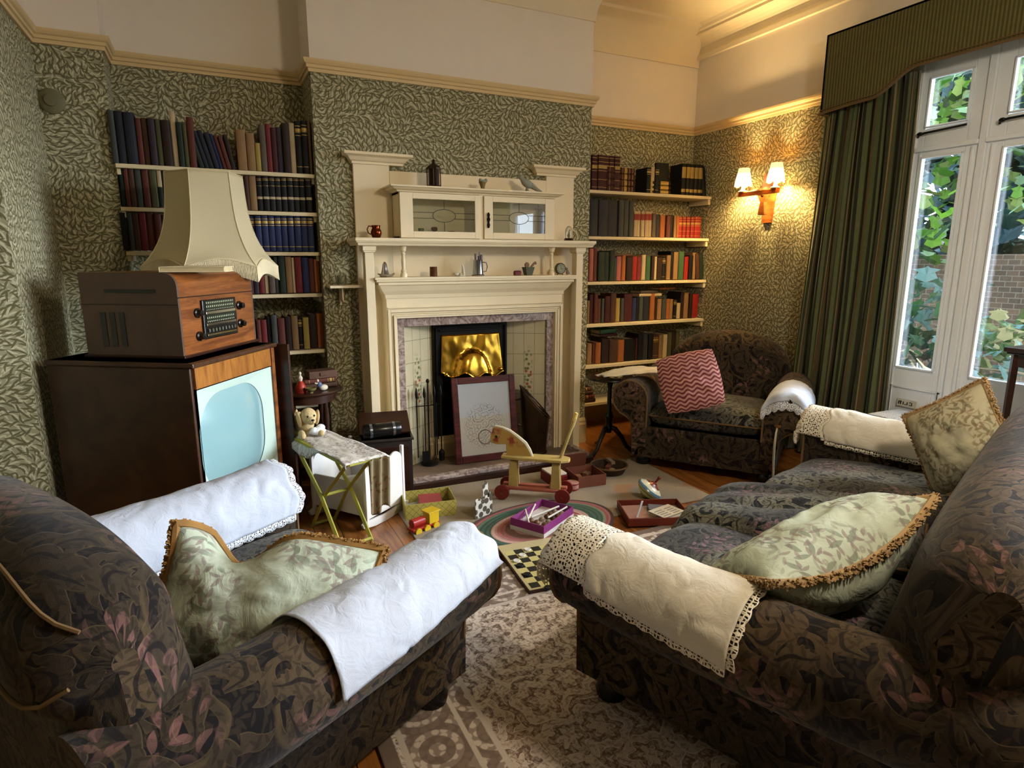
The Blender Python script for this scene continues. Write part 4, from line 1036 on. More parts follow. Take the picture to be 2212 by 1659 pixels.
ornament('tumbler', 'clear glass tumbler on the small side shelf left of the mantelpiece', 'glass', .745, 3.985, 1.289, MB().lathe([(.026, 0), (.03, .06), (.028, .06), (.024, .006), (0, .006)], 20), CLEAR)
# fire irons, picture, scuttle
t = thing('fire_irons', 'thin black fire irons on a stand at the left of the hearth', 'fire irons', (1.27, 3.93, .047))
MB().lathe([(.06, 0), (.06, .01), (.02, .02)], 16).build('stand_base', IRON, t, smooth=True)
MB().tube([(0, 0, .01), (0, 0, .58)], .006, 8).ell((0, 0, .59), (.012, .012, .016)).tube([(-.09, 0, .42), (.09, 0, .42)], .004, 6).build('stand', IRON, t, smooth=True)
for k, xx in enumerate((-.085, -.03, .04, .085)):
    n_ = ['poker', 'shovel', 'tongs', 'brush'][k]
    m = MB().tube([(xx, -.012, .06), (xx, -.012, .48)], .0045, 7).lathe([(.008, .48), (.011, .51), (.006, .54), (0, .56)], 8, loc=(xx, -.012, 0))
    if k == 1: m.bb(xx-.025, xx+.025, -.018, -.01, .02, .1)
    if k == 2: m.tube([(xx+.012, -.012, .44), (xx+.014, -.012, .06)], .0045, 7)
    if k == 3: m.lathe([(.02, .02), (.022, .08), (.008, .1)], 10, loc=(xx, -.012, 0))
    m.build(n_, IRON, t, smooth=True)
# framed embroidery
t = thing('fire_screen', 'framed embroidery in a dark red wooden frame leaning in the fireplace', 'picture', (1.665, 3.82, .047), rot=(R(-9), 0, R(-4)))
FRW = wood('red_mahogany', '#33100f', '#5c2320', .35)
w_, h_ = .235, .60
MB().bb(-w_, -w_+.045, -.012, .012, 0, h_).bb(w_-.045, w_, -.012, .012, 0, h_).bb(-w_+.045, w_-.045, -.012, .012, 0, .05).bb(-w_+.045, w_-.045, -.012, .012, h_-.045, h_).build('frame', FRW, t, bevel=.004)
g = NT('embroidered_linen'); x, y, z = g.sep(g.obj())
cl = g.noise(g.obj(), 7, 1)
u_ = g.comb(x, z, 0)
ctr = g.ma('SQRT', g.ma('ADD', g.ma('POWER', g.ma('DIVIDE', g.ma('ADD', x, .01), .16), 2), g.ma('POWER', g.ma('DIVIDE', g.ma('SUBTRACT', z, .25), .17), 2)))
vo = g.vor(g.vm('SCALE', g.vm('ADD', u_, g.vm('SCALE', g.noise(u_, 20, 2, out=1), sc=.02)), sc=24), 1, .9)
th = g.step(g.ma('ABSOLUTE', g.ma('SINE', g.ma('MULTIPLY', vo.outputs['Distance'], 9))), .35, .15)
basec = g.mix(g.step(z, .31, .33), hexc('#a79f90'), hexc('#a3a5a6'))
sc_ = g.mix(g.step(g.noise(u_, 14, 2), .45, .55), hexc('#5a5648'), hexc('#8a5a4c'))
ringw = g.ma('SQRT', g.ma('ADD', g.ma('POWER', g.ma('ADD', x, .01), 2), g.ma('POWER', g.ma('SUBTRACT', z, .17), 2)))
ring1 = g.step(g.ma('ABSOLUTE', g.ma('SUBTRACT', ringw, .05)), .005, .003); ring2 = g.step(g.ma('ABSOLUTE', g.ma('SINE', g.ma('MULTIPLY', g.ma('ARCTAN2', g.ma('SUBTRACT', z, .17), g.ma('ADD', x, .01)), 4))), .15, .05)
spoke = g.ma('MULTIPLY', ring2, g.step(ringw, .052, .048))
motif = g.ma('MAXIMUM', g.ma('MULTIPLY', th, g.step(ctr, 1.05, .8)), g.ma('MAXIMUM', ring1, spoke))
MB().bb(-w_+.04, w_-.04, -.002, .004, .045, h_-.04).build('embroidery', g.done(g.mix(g.ma('MULTIPLY', motif, .95), basec, g.mix(.45, sc_, hexc('#2a241c'))), .5, spec=.4), t)
# coal scuttle
t = thing('coal_scuttle', 'tall dark metal coal scuttle with a slanted open top by the hearth', 'coal scuttle', (2.06, 3.86, .047), rz=R(-25))
n = 32; P = []
for i in range(12):
    k = i/11; row = []
    for j in range(n):
        a = 2*PI*j/n; r_ = .085+.025*k
        top_ = .50-.24*(1+math.cos(a))*.5*1.0
        row.append((r_*math.cos(a), r_*math.sin(a), k*top_))
    P.append(row)
SCU = plain('#4a3828', .32, .75, .3, name='dull_copper')
o = MB().grid(P, closed=True).build('body', SCU, t, smooth=True, angle=180); sd = o.modifiers.new('s', 'SOLIDIFY'); sd.thickness = .004
MB().lathe([(0, .004), (.085, .004), (.095, 0), (.09, .02)], 28).build('base', SCU, t, smooth=True)
MB().tube([(p[0], p[1], p[2]) for p in P[-1]], .005, 6, closed=True).build('rim', SCU, t, smooth=True)
MB().tube([(-.105, 0, .40), (-.15, 0, .39), (-.16, 0, .3), (-.14, 0, .22), (-.1, 0, .2)], .007, 8).build('handle', SCU, t, smooth=True)

# ================================================================== TELEVISION, RADIO, LAMP
# local frame: +x along the front towards its far end, +y into the cabinet, origin near front corner
TVR = R(56); TVO = (-.095, 2.86, 0)
tv = thing('television', 'big dark walnut television cabinet with a pale blue curved screen', 'television', TVO, TVR)
Wt, Dt, Ht = .67, .70, 1.02
b = MB().bb(0, .018, .02, Dt, .06, Ht-.02).bb(Wt-.018, Wt, .02, Dt, .06, Ht-.02).bb(0, Wt, .02, Dt, Ht-.02, Ht).bb(.018, Wt-.018, Dt-.02, Dt, .06, Ht-.02).bb(.018, Wt-.018, .05, Dt-.02, .06, .08)
b.bb(-.008, Wt+.008, -.004, Dt+.004, Ht-.022, Ht)
b.build('cabinet', TVWOOD, tv, bevel=.006)
ORW = wood('honey_veneer', '#6b3d18', '#a0692f', .3, 1, (6, 1, 1))
# front fascia: frame with rounded screen opening
def rrect(x0, x1, z0, z1, r, bulge=0, n=9):
    pts = []
    for (cx_, cz_, a0) in ((x1-r, z1-r, 0), (x0+r, z1-r, 90), (x0+r, z0+r, 180), (x1-r, z0+r, 270)):
        for k in range(n+1):
            a = R(a0+90*k/n); pts.append((cx_+r*math.cos(a), cz_+r*math.sin(a)))
    return pts
z0s, z1s = .40, .885
MB().bb(.018, Wt-.018, .008, .03, .905, Ht-.022).build('top_rail', ORW, tv, bevel=.002)
MB().bb(.018, Wt-.018, .008, .03, .08, .355).build('lower_panel', TVWOOD, tv, bevel=.002)
pl = plain('#b3c6ba', .45, var=.04, name='grey_green_mask')
# mask with opening
x0, x1 = .022, Wt-.045
out = rrect(x0, x1, .36, .90, .004); inn = rrect(x0+.02, x1-.075, .395, .86, .17)
vs = [(p[0], .012, p[1]) for p in out]+[(p[0], .030, p[1]) for p in inn]; k = len(out)
MB().add(vs, [(i, (i+1) % k, k+(i+1) % k, k+i) for i in range(k)]).build('screen_mask', pl, tv, smooth=True)
# bulged screen
P = []
cx_, cz_ = (x0+.03+x1-.06)/2, (.40+.875)/2
for i in range(13):
    t = i/12; P.append([(cx_+(p[0]-cx_)*t, .033-.045*(1-t*t), cz_+(p[1]-cz_)*t) for p in inn])
SCR = NT('tv_glass'); SCR.b.inputs['Coat Weight'].default_value = .6; SCR.b.inputs['Coat Roughness'].default_value = .12
MB().grid(P, closed=True).build('screen', SCR.done(hexc('#7da0a4'), .22, spec=.5), tv, smooth=True, angle=180)
MB().bb(Wt-.045, Wt-.018, .0, .02, .10, Ht-.022).build('side_stile', WALNUT, tv, bevel=.003)
MB().bb(.018, Wt-.03, .004, .016, .355, .365).build('moulding', WALNUT, tv, bevel=.002)
for k, xx in enumerate((.16, .26, .40, .50)):
    MB().lathe([(.014, 0), (.016, .004), (.013, .018), (0, .018)], 16, M=T(xx, .008, .2) @ RX(R(90))).build('knob', BRASS if k % 2 else BLACK, tv, smooth=True)
MB().bb(.10, .56, .004, .009, .26, .33).build('speaker_grille', plain('#6b5a3a', .8), tv)
for (xx, yy) in ((.03, .05), (Wt-.03, .05), (.03, Dt-.04), (Wt-.03, Dt-.04)): MB().lathe([(.015, 0), (.02, .06), (0, .06)], 12, loc=(xx, yy, 0)).build('leg', DKWOOD, tv)
# folded-back door at the far side
dr = MB().bb(Wt+.012, Wt+.032, -.06, .18, .04, Ht-.01).bb(Wt+.034, Wt+.052, -.05, .18, .04, Ht-.015)
dr.build('folding_door', DKWOOD, tv, bevel=.003)

ra = thing('radiogram', 'brown wooden radio set with a chrome dial panel on the television', 'radio', (-.133, 3.02, 1.021), R(57))
Wr, Dr, Hr = .60, .46, .372
b = MB(); prof = [(.0, .0), (.0, Hr-.06)]+[(.06*(1-math.cos(a)), Hr-.06+.06*math.sin(a)) for a in [PI/2*k/8 for k in range(1, 9)]]+[(Dr, Hr), (Dr, 0)]
vs = [(0.012, p[0], p[1]) for p in prof]+[(Wr-.012, p[0], p[1]) for p in prof]; k = len(prof)
b.add(vs, [(i, (i+1) % k, k+(i+1) % k, k+i) for i in range(k)]).build('curved_case', WALNUT, ra, smooth=True)
for xa in (0, Wr-.012):
    MB().add([(xa, p[0]-.0, p[1]) for p in prof]+[(xa+.012, p[0], p[1]) for p in prof], [tuple(range(k)), tuple(range(k, 2*k))[::-1]]+[(i, (i+1) % k, k+(i+1) % k, k+i) for i in range(k)]).build('side_panel', RADIOSIDE, ra)
m = MB().bb(-.003, .0, .10, .34, .285, .30)
for q in range(3): m.bb(-.003, .0, .26+q*.045, .285+q*.045, .05, .20)
m.build('vent_slot', BLACK, ra)
MB().bb(-.0025, 0, .0, Dr, .232, .236).bb(0, Wr, -.003, 0, .262, .267).build('trim_line', DKWOOD, ra)
MB().bb(-.012, Wr+.012, -.014, Dr+.01, -.0, .012).build('plinth', DKWOOD, ra, bevel=.003)
dp = MB().bb(.20, .47, -.012, 0, .065, .245).build('dial_panel', BLACK, ra, bevel=.004); dp.location.x = -.05
CHR = plain('#b9bdb2', .15, 1, .05, name='chrome')
MB().bb(.215, .455, -.017, -.012, .178, .192).bb(.215, .455, -.017, -.012, .125, .137).bb(.215, .455, -.017, -.012, .078, .088).build('chrome_strip', CHR, dp, bevel=.002)
m = MB()
for q in range(9): m.bb(.222+q*.026, .236+q*.026, -.02, -.012, .096, .112)
m.build('push_buttons', plain('#4a4a40', .3), dp, bevel=.002)
g = NT('marked_dial_scale'); x, y, z = g.sep(g.obj()); s1 = g.ma('GREATER_THAN', g.ma('SINE', g.ma('MULTIPLY', x, 420)), .3); s2 = g.ma('GREATER_THAN', g.ma('SINE', g.ma('MULTIPLY', z, 360)), .2)  # rows of pale marks on a dark dial scale
MB().bb(.222, .448, -.0135, -.012, .142, .174).bb(.222, .448, -.0135, -.012, .197, .236).build('dial_scale', g.done(g.mix(g.ma('MULTIPLY', s1, s2), hexc('#23291f'), hexc('#9aa083')), .2), dp)
for (xx, zz_) in ((.12, .19), (.12, .085), (.46, .20), (.46, .11)):
    MB().lathe([(.022, 0), (.022, .008), (.016, .012), (.014, .028), (0, .03)], 18, M=T(xx, 0, zz_) @ RX(R(90))).build('knob', BLACK, ra, smooth=True)
# papers on the radio
t = thing('music_book', 'flat cream book with gilt page edges lying on the radio', 'book', (-.045, 3.13, 1.394), R(-12))
MB().bb(-.13, .13, -.10, .10, 0, .004).bb(-.13, .13, -.10, .10, .02, .024).bb(-.132, -.128, -.10, .10, 0, .024).build('cover', plain('#d9cba6', .6), t, bevel=.001)
MB().bb(-.126, .126, -.096, .096, .004, .02).build('pages', plain('#c9b58a', .8), t)
MB().bb(-.09, .12, -.085, .07, .0245, .0265).build('loose_sheet', plain('#b9a27c', .8), t, rot=(0, 0, R(6)))

# standard lamp
lp = thing('standard_lamp', 'standard lamp with a large cream bell-shaped panelled shade behind the radio', 'lamp', (.02, 3.735, 0))
b = MB().lathe([(.15, 0), (.15, .02), (.12, .035), (.04, .05), (.025, .08), (.02, .3), (.026, .32), (.018, .34), (.018, 1.2), (.026, 1.22), (.014, 1.25), (.012, 1.5)], 20)
b.build('stem', DKWOOD, lp, smooth=True)
def shade_r(t): return .185+.025*t+.125*(t**3.6)
n = 6; sub = 10; P = []
for i in range(25):
    t = i/24; row = []
    for q in range(n):
        a0 = 2*PI*(q+.12)/n; a1 = 2*PI*(q+1.12)/n
        for j in range(sub):
            u = j/sub; r_ = shade_r(t)
            p0 = Vector((math.cos(a0), math.sin(a0)))*r_; p1 = Vector((math.cos(a1), math.sin(a1)))*r_
            p = p0*(1-u)+p1*u
            p *= 1-.05*math.sin(u*PI)*t
            hem = (.040*math.sin(u*PI))*(t**6)
            row.append((p.x, p.y, 1.885-t*.475+hem-.02*t*0))
    P.append(row)
g = NT('cream_silk_shade'); trn = g.n('ShaderNodeBsdfTranslucent'); trn.inputs[0].default_value = hexc('#d9c9a0'); mx = g.n('ShaderNodeMixShader'); mx.inputs[0].default_value = .25
g.t.links.new(g.b.outputs[0], mx.inputs[1]); g.t.links.new(trn.outputs[0], mx.inputs[2]); g.t.links.new(mx.outputs[0], g.out.inputs[0])
SILK = g.done(hexc('#d6c8a2'), .7, g.noise(g.obj(), 60, 2), .1)
sh = MB().grid(P, closed=True).build('lamp_shade', SILK, lp, smooth=True, angle=25); s = sh.modifiers.new('s', 'SOLIDIFY'); s.thickness = .003
m = MB()
for q in range(n): m.tube([P[i][q*sub] for i in range(0, 25, 2)], .003, 5)
m.tube(P[0], .004, 5, closed=True).tube(P[-1], .0045, 5, closed=True).build('rib_piping', plain('#cdbf98', .7), sh, smooth=True)
m = MB(); K = len(P[-1])
for q in range(K*5):
    a = q/5; i0 = int(a) % K; i1 = (i0+1) % K; p = Vector(P[-1][i0])*(1-a % 1)+Vector(P[-1][i1])*(a % 1)
    m.tube([p, p+Vector((0, 0, -.03)), p+Vector((p.x*.01, p.y*.01, -.078))], [.0035, .003, .0022], 4)
m.build('fringe', plain('#d8cba8', .9), lp)
MB().tube([(-.16, 0, 1.87), (.16, 0, 1.87)], .003, 5).tube([(0, -.14, 1.87), (0, .14, 1.87)], .003, 5).tube([(0, 0, 1.5), (0, 0, 1.88)], .004, 6).ell((0, 0, 1.62), (.03, .03, .045)).build('bulb_holder', BRASS, lp, smooth=True)

# ================================================================== SHELVES AND BOOKS
for k, z in enumerate((1.96, 1.732, 1.492, 1.235, .875, .52, .20)):
    lab = ['top', 'second', 'third', 'fourth', 'fifth', 'sixth', 'lowest'][k]
    tag(MB().bb(-.408, .637, 4.09, 4.398, z-.022, z).bb(-.408, -.39, 4.12, 4.39, z-.055, z-.022).bb(.62, .637, 4.12, 4.39, z-.055, z-.022).build('bookshelf', CREAM2, bevel=.002), '%s cream painted bookshelf from the top in the left alcove' % lab, 'shelf')
for k, z in enumerate((1.99, 1.63, 1.265, .915, .565, .24)):
    lab = ['top', 'second', 'third', 'fourth', 'fifth', 'lowest'][k]
    tag(MB().bb(2.618, 4.045, 4.30, 4.568, z-.024, z).bb(4.02, 4.045, 4.31, 4.56, z-.07, z-.024).bb(2.618, 2.64, 4.31, 4.56, z-.07, z-.024).build('bookshelf', CREAM2, bevel=.002), '%s cream painted bookshelf from the top in the right alcove' % lab, 'shelf')
BC = dict(slate='#3f423f', navy='#20232f', russet='#5a2c22', brown='#4a3022', purple='#33262f', olive='#4d4c30', dkbrown='#2a1a14', cream='#b9a684', dkgreen='#1f2c22', blue='#222b52', tan='#8a6b47', yellow='#a08a44', greybrown='#5b5045', crimson='#6e2326', maroon='#3f1719', black='#121113', charcoal='#2f2e31', orange='#9a5a2c', red='#8c1f1c', pink='#a5605a', teal='#1f4443', green='#35573d')
NM = dict(slate='slate grey', navy='navy', russet='russet', brown='brown', purple='dusky purple', olive='olive', dkbrown='dark brown', cream='cream', dkgreen='dark green', blue='blue', tan='tan', yellow='yellow', greybrown='grey-brown', crimson='crimson', maroon='maroon', black='black', charcoal='charcoal', orange='orange-brown', red='bright red', pink='pink', teal='teal', green='green')
GOLDB = plain('#a58a4e', .45, .4, .1, name='gilt_tooling'); CRM = plain('#b8a888', .7, name='cream_label'); REDT = plain('#8a2a22', .6, name='red_top_label')
def cloth_book(c): return plain(BC[c], .6, 0, .2, .25, name='book_cloth_'+c)
def book_mesh(w, h, d, c, st):
    """spine towards -y at y=0, x from 0..w"""
    b = MB(); w -= .0015; k = 6; sp = []
    rb = min(.008, w*.22)
    for i in range(k+1):
        a = PI*i/k; sp.append((w/2-w/2*math.cos(a), -rb*math.sin(a)))
    def shell(z0, z1, mi, g_):
        pts = [(x+((x-w/2)/(w/2))*g_*.3, y-g_) for x, y in sp]+[(w, d), (w-.003, d), (w-.003, .004), (.003, .004), (.003, d), (0, d)]
        n = len(pts); b.add([(p[0], p[1], z0) for p in pts]+[(p[0], p[1], z1) for p in pts], [tuple(range(n)), tuple(range(n, 2*n))[::-1]]+[(i, (i+1) % n, n+(i+1) % n, n+i) for i in range(n)], mi)
    shell(0, h, 0, 0); b.bb(.003, w-.003, .002, d-.005, .003, h-.005, 1)
    def band(z0, z1, mi=2, o=.0008):
        pts = [(x, y-o) for x, y in sp]; n = len(pts)
        b.add([(p[0], p[1], z0) for p in pts]+[(p[0], p[1], z1) for p in pts], [(i, i+1, n+i+1, n+i) for i in range(n-1)], mi)
    if st == 'gold':
        for f in (.12, .72, .78, .9): band(h*f, h*f+.004)
        band(h*.8, h*.86)
    elif st == 'dots':
        band(h*.33, h*.40, 3); band(h*.86, h*.875); band(h*.7, h*.71); band(h*.9, h*.91)
    elif st == 'bands':
        for f in (.08, .3, .55, .8, .92): band(h*f, h*f+.004)
        band(h*.62, h*.72)
    elif st == 'redtop': band(h*.66, h*.9, 4); band(h*.92, h*.94)
    elif st == 'goldhalf': band(h*.55, h*.9); band(h*.1, h*.2)
    elif st == 'two': band(0.001, h*.55, 5)
    return b
def book(c, w, h, d, st, label, loc, rot=None, group=None):
    o = book_mesh(w, h, d, c, st).build('book', [cloth_book(c), PAGE, GOLDB, CRM, REDT, cloth_book('dkgreen')], loc=loc, rot=rot)
    return tag(o, label, 'book', group)
BOOKS = {
'L1':(1.965,4.12,[
(-0.42,0.029,0.27,'slate','',0),(-0.391,0.042,0.27,'navy','',0),(-0.349,0.052,0.267,'navy','',0),(-0.297,0.03,0.244,'russet','',0),(-0.267,0.03,0.247,'brown','',0),(-0.237,0.036,0.245,'purple','',0),(-0.201,0.028,0.245,'olive','',0),(-0.173,0.047,0.243,'dkbrown','',0),(-0.126,0.029,0.295,'cream','',0),(-0.097,0.029,0.238,'dkgreen','',0),(-0.068,0.024,0.243,'olive','',0),(-0.044,0.037,0.271,'russet','',0),(0.004,0.027,0.202,'dkgreen','',-14),(0.031,0.024,0.204,'navy','',-14),(0.055,0.028,0.209,'navy','',-14),(0.083,0.027,0.2,'navy','',-13),(0.11,0.02,0.196,'blue','',-13),(0.13,0.019,0.187,'russet','',-13),(0.149,0.023,0.188,'russet','',-12),(0.172,0.025,0.196,'dkbrown','',-10),(0.208,0.054,0.226,'tan','',0),(0.262,0.046,0.21,'tan','',0),(0.308,0.029,0.158,'yellow','',0),(0.337,0.036,0.262,'greybrown','',0),(0.373,0.029,0.271,'crimson','',0),(0.402,0.03,0.253,'maroon','',0),(0.432,0.033,0.259,'purple','',0),(0.465,0.042,0.283,'dkbrown','',0),(0.507,0.033,0.289,'cream','',0),(0.54,0.037,0.301,'black','gold',0),(0.577,0.037,0.308,'black','gold',0),(0.616,0.016,0.316,'tan','',0),]),
'L2':(1.737,4.12,[
(-0.402,0.023,0.204,'dkgreen','',0),(-0.379,0.022,0.202,'russet','',0),(-0.357,0.028,0.201,'brown','',0),(-0.329,0.035,0.203,'slate','',0),(-0.294,0.036,0.202,'russet','',0),(-0.258,0.039,0.202,'olive','',0),(-0.219,0.023,0.201,'cream','two',0),(-0.196,0.032,0.2,'dkgreen','',0),(-0.164,0.029,0.201,'dkgreen','',0),(0.235,0.023,0.201,'brown','',0),(0.258,0.041,0.2,'tan','',0),(0.299,0.034,0.202,'black','dots',0),(0.333,0.035,0.204,'black','dots',0),(0.368,0.035,0.206,'black','dots',0),(0.403,0.035,0.208,'black','dots',0),(0.438,0.035,0.21,'black','dots',0),(0.473,0.035,0.212,'black','dots',0),(0.508,0.036,0.213,'black','dots',0),(0.544,0.036,0.215,'black','dots',0),(0.58,0.037,0.218,'black','dots',0),]),
'L3':(1.497,4.12,[
(-0.422,0.033,0.205,'black','',0),(-0.389,0.027,0.206,'slate','',0),(-0.362,0.031,0.204,'brown','',0),(-0.331,0.036,0.208,'crimson','',0),(-0.295,0.039,0.209,'russet','',0),(-0.256,0.037,0.201,'russet','',0),(-0.219,0.026,0.199,'purple','',0),(0.237,0.037,0.207,'blue','gold',0),(0.274,0.036,0.208,'blue','gold',0),(0.31,0.038,0.209,'blue','gold',0),(0.348,0.037,0.21,'blue','gold',0),(0.385,0.038,0.212,'blue','gold',0),(0.423,0.038,0.213,'blue','gold',0),(0.461,0.038,0.214,'blue','gold',0),(0.499,0.039,0.215,'blue','gold',0),(0.538,0.039,0.216,'blue','gold',0),(0.577,0.04,0.217,'blue','gold',0),]),
'L4':(1.24,4.12,[
(0.175,0.031,0.087,'dkgreen','',0),(0.206,0.033,0.087,'maroon','',0),(0.239,0.032,0.086,'purple','',0),(0.271,0.032,0.11,'crimson','',0),(0.303,0.024,0.11,'cream','',0),(0.327,0.038,0.115,'greybrown','',0),(0.365,0.023,0.223,'slate','',0),(0.388,0.041,0.233,'dkgreen','',0),(0.429,0.038,0.223,'tan','',0),(0.469,0.016,0.218,'cream','',0),(0.485,0.044,0.223,'crimson','',0),(0.529,0.042,0.218,'blue','',0),(0.571,0.032,0.213,'russet','',0),(0.603,0.035,0.208,'orange','',0),]),
'L5':(0.88,4.12,[
(0.204,0.03,0.195,'maroon','',0),(0.234,0.026,0.198,'russet','',0),(0.26,0.036,0.197,'crimson','',0),(0.296,0.024,0.216,'black','',0),(0.32,0.038,0.225,'slate','',0),(0.358,0.044,0.203,'russet','',0),(0.402,0.039,0.211,'dkbrown','',0),(0.441,0.041,0.215,'tan','',0),(0.482,0.028,0.203,'black','gold',0),(0.51,0.038,0.202,'yellow','',0),(0.548,0.051,0.221,'dkbrown','',0),(0.599,0.043,0.224,'orange','',0),]),
'R1':(1.995,4.35,[
(2.827,0.055,0.267,'maroon','bands',0),(2.882,0.059,0.271,'maroon','bands',0),(2.941,0.055,0.273,'maroon','bands',0),(2.996,0.049,0.273,'maroon','bands',0),(3.045,0.056,0.272,'maroon','bands',0),(3.367,0.047,0.205,'black','gold',0),(3.414,0.044,0.213,'cream','',0),(3.458,0.041,0.21,'black','gold',0),(3.754,0.047,0.26,'black','goldhalf',0),(3.801,0.047,0.261,'black','goldhalf',0),(3.848,0.047,0.261,'black','goldhalf',0),(3.895,0.048,0.262,'black','goldhalf',0),(3.943,0.048,0.263,'black','goldhalf',0),(3.995,0.045,0.254,'black','',-8),]),
'R2':(1.635,4.35,[
(2.821,0.085,0.291,'charcoal','',0),(2.906,0.093,0.289,'charcoal','',0),(2.999,0.1,0.287,'charcoal','',0),(3.099,0.051,0.29,'slate','',0),(3.15,0.052,0.289,'slate','',0),(3.202,0.049,0.289,'slate','',0),(3.254,0.039,0.206,'cream','redtop',0),(3.293,0.039,0.207,'cream','redtop',0),(3.332,0.04,0.208,'cream','redtop',0),(3.372,0.04,0.21,'cream','redtop',0),(3.412,0.04,0.211,'cream','redtop',0),(3.452,0.045,0.195,'greybrown','',0),(3.497,0.046,0.19,'navy','',0),(3.543,0.058,0.186,'orange','',0),(3.601,0.046,0.182,'russet','',0),(3.647,0.042,0.189,'black','',0),(3.689,0.031,0.184,'tan','',0),(3.72,0.028,0.185,'orange','',0),(3.748,0.042,0.178,'red','bands',0),(3.79,0.043,0.179,'red','bands',0),(3.833,0.043,0.18,'red','bands',0),(3.876,0.043,0.181,'red','bands',0),(3.919,0.044,0.183,'red','bands',0),(3.963,0.044,0.184,'red','bands',0),]),
'R3':(1.27,4.35,[
(2.822,0.041,0.264,'pink','',0),(2.863,0.043,0.27,'russet','',0),(2.906,0.068,0.237,'dkgreen','',0),(2.974,0.049,0.237,'dkgreen','',0),(3.023,0.054,0.248,'dkgreen','',0),(3.077,0.024,0.191,'teal','',0),(3.101,0.051,0.218,'pink','',0),(3.152,0.043,0.211,'orange','',0),(3.195,0.066,0.195,'dkbrown','',0),(3.261,0.051,0.2,'red','',0),(3.312,0.045,0.197,'crimson','',0),(3.357,0.045,0.215,'cream','',0),(3.402,0.053,0.207,'green','',0),(3.455,0.038,0.203,'dkbrown','',0),(3.493,0.03,0.2,'cream','',0),(3.523,0.062,0.192,'dkbrown','',0),(3.585,0.039,0.198,'black','gold',0),(3.624,0.046,0.212,'tan','',0),(3.67,0.04,0.248,'black','',0),(3.71,0.057,0.24,'tan','',0),(3.767,0.062,0.244,'green','',0),(3.829,0.049,0.2,'red','',0),(3.878,0.048,0.211,'black','',0),(3.926,0.044,0.235,'tan','',0),(3.97,0.047,0.233,'brown','',-6),(4.017,0.046,0.229,'dkgreen','',-7),]),
'R4':(0.92,4.35,[
(2.819,0.021,0.188,'tan','',0),(2.84,0.041,0.237,'maroon','',0),(2.881,0.037,0.247,'russet','',0),(2.918,0.041,0.2,'brown','',0),(2.959,0.028,0.202,'slate','',0),(2.987,0.057,0.221,'maroon','',0),(3.044,0.058,0.243,'brown','',0),(3.102,0.051,0.2,'yellow','',0),(3.153,0.036,0.199,'slate','',0),(3.189,0.089,0.235,'maroon','',0),(3.278,0.045,0.197,'blue','',0),(3.323,0.03,0.204,'black','',0),(3.353,0.045,0.227,'slate','',0),(3.398,0.069,0.23,'navy','',0),(3.467,0.054,0.233,'orange','',0),(3.521,0.031,0.183,'dkbrown','',0),(3.552,0.052,0.182,'tan','',0),(3.604,0.05,0.181,'slate','',0),(3.654,0.04,0.179,'orange','',0),(3.694,0.04,0.175,'tan','',0),(3.734,0.037,0.174,'black','gold',0),(3.771,0.043,0.139,'cream','',0),(3.814,0.041,0.238,'dkbrown','',0),(3.855,0.057,0.231,'tan','',0),(3.912,0.037,0.219,'dkbrown','',0),(3.949,0.076,0.214,'red','',0),]),
'R5':(0.57,4.35,[
(2.829,0.049,0.177,'tan','',0),(2.878,0.029,0.177,'russet','',0),(2.907,0.057,0.18,'orange','',0),(2.971,0.077,0.211,'dkbrown','',0),(3.048,0.09,0.195,'brown','',0),(3.138,0.067,0.19,'orange','',0),(3.205,0.128,0.192,'black','',0),(3.333,0.023,0.197,'maroon','',0),(3.356,0.054,0.235,'black','',0),(3.41,0.054,0.232,'charcoal','',0),(3.464,0.055,0.223,'black','',0),(3.519,0.066,0.207,'brown','gold',0),(3.589,0.04,0.21,'tan','',0),(3.629,0.048,0.213,'cream','',0),(3.677,0.048,0.231,'olive','',0),(3.725,0.049,0.239,'dkbrown','',0),(3.774,0.046,0.236,'olive','',0),]),

}
ORD = ['first', 'second', 'third', 'fourth', 'fifth', 'sixth', 'seventh', 'eighth', 'ninth', 'tenth', 'eleventh', 'twelfth', 'thirteenth', 'fourteenth', 'fifteenth', 'sixteenth', 'seventeenth', 'eighteenth', 'nineteenth']
SHN0 = dict(L1='top shelf of the left alcove', L2='second shelf of the left alcove', L3='third shelf of the left alcove', L4='fourth shelf of the left alcove', L5='fifth shelf of the left alcove', R1='top shelf of the right alcove', R2='second shelf of the right alcove', R3='third shelf of the right alcove', R4='fourth shelf of the right alcove', R5='fifth shelf of the right alcove')
SHN = {k: v.replace(' of the ', ', ').replace('shelf, left', 'left').replace('shelf, right', 'right')+' shelf' for k, v in SHN0.items()}
STN = dict(gold=' gilt-tooled', dots=' cream-dotted', bands=' banded', redtop=' red-topped', goldhalf=' gilt-backed', two=' cream and green', )
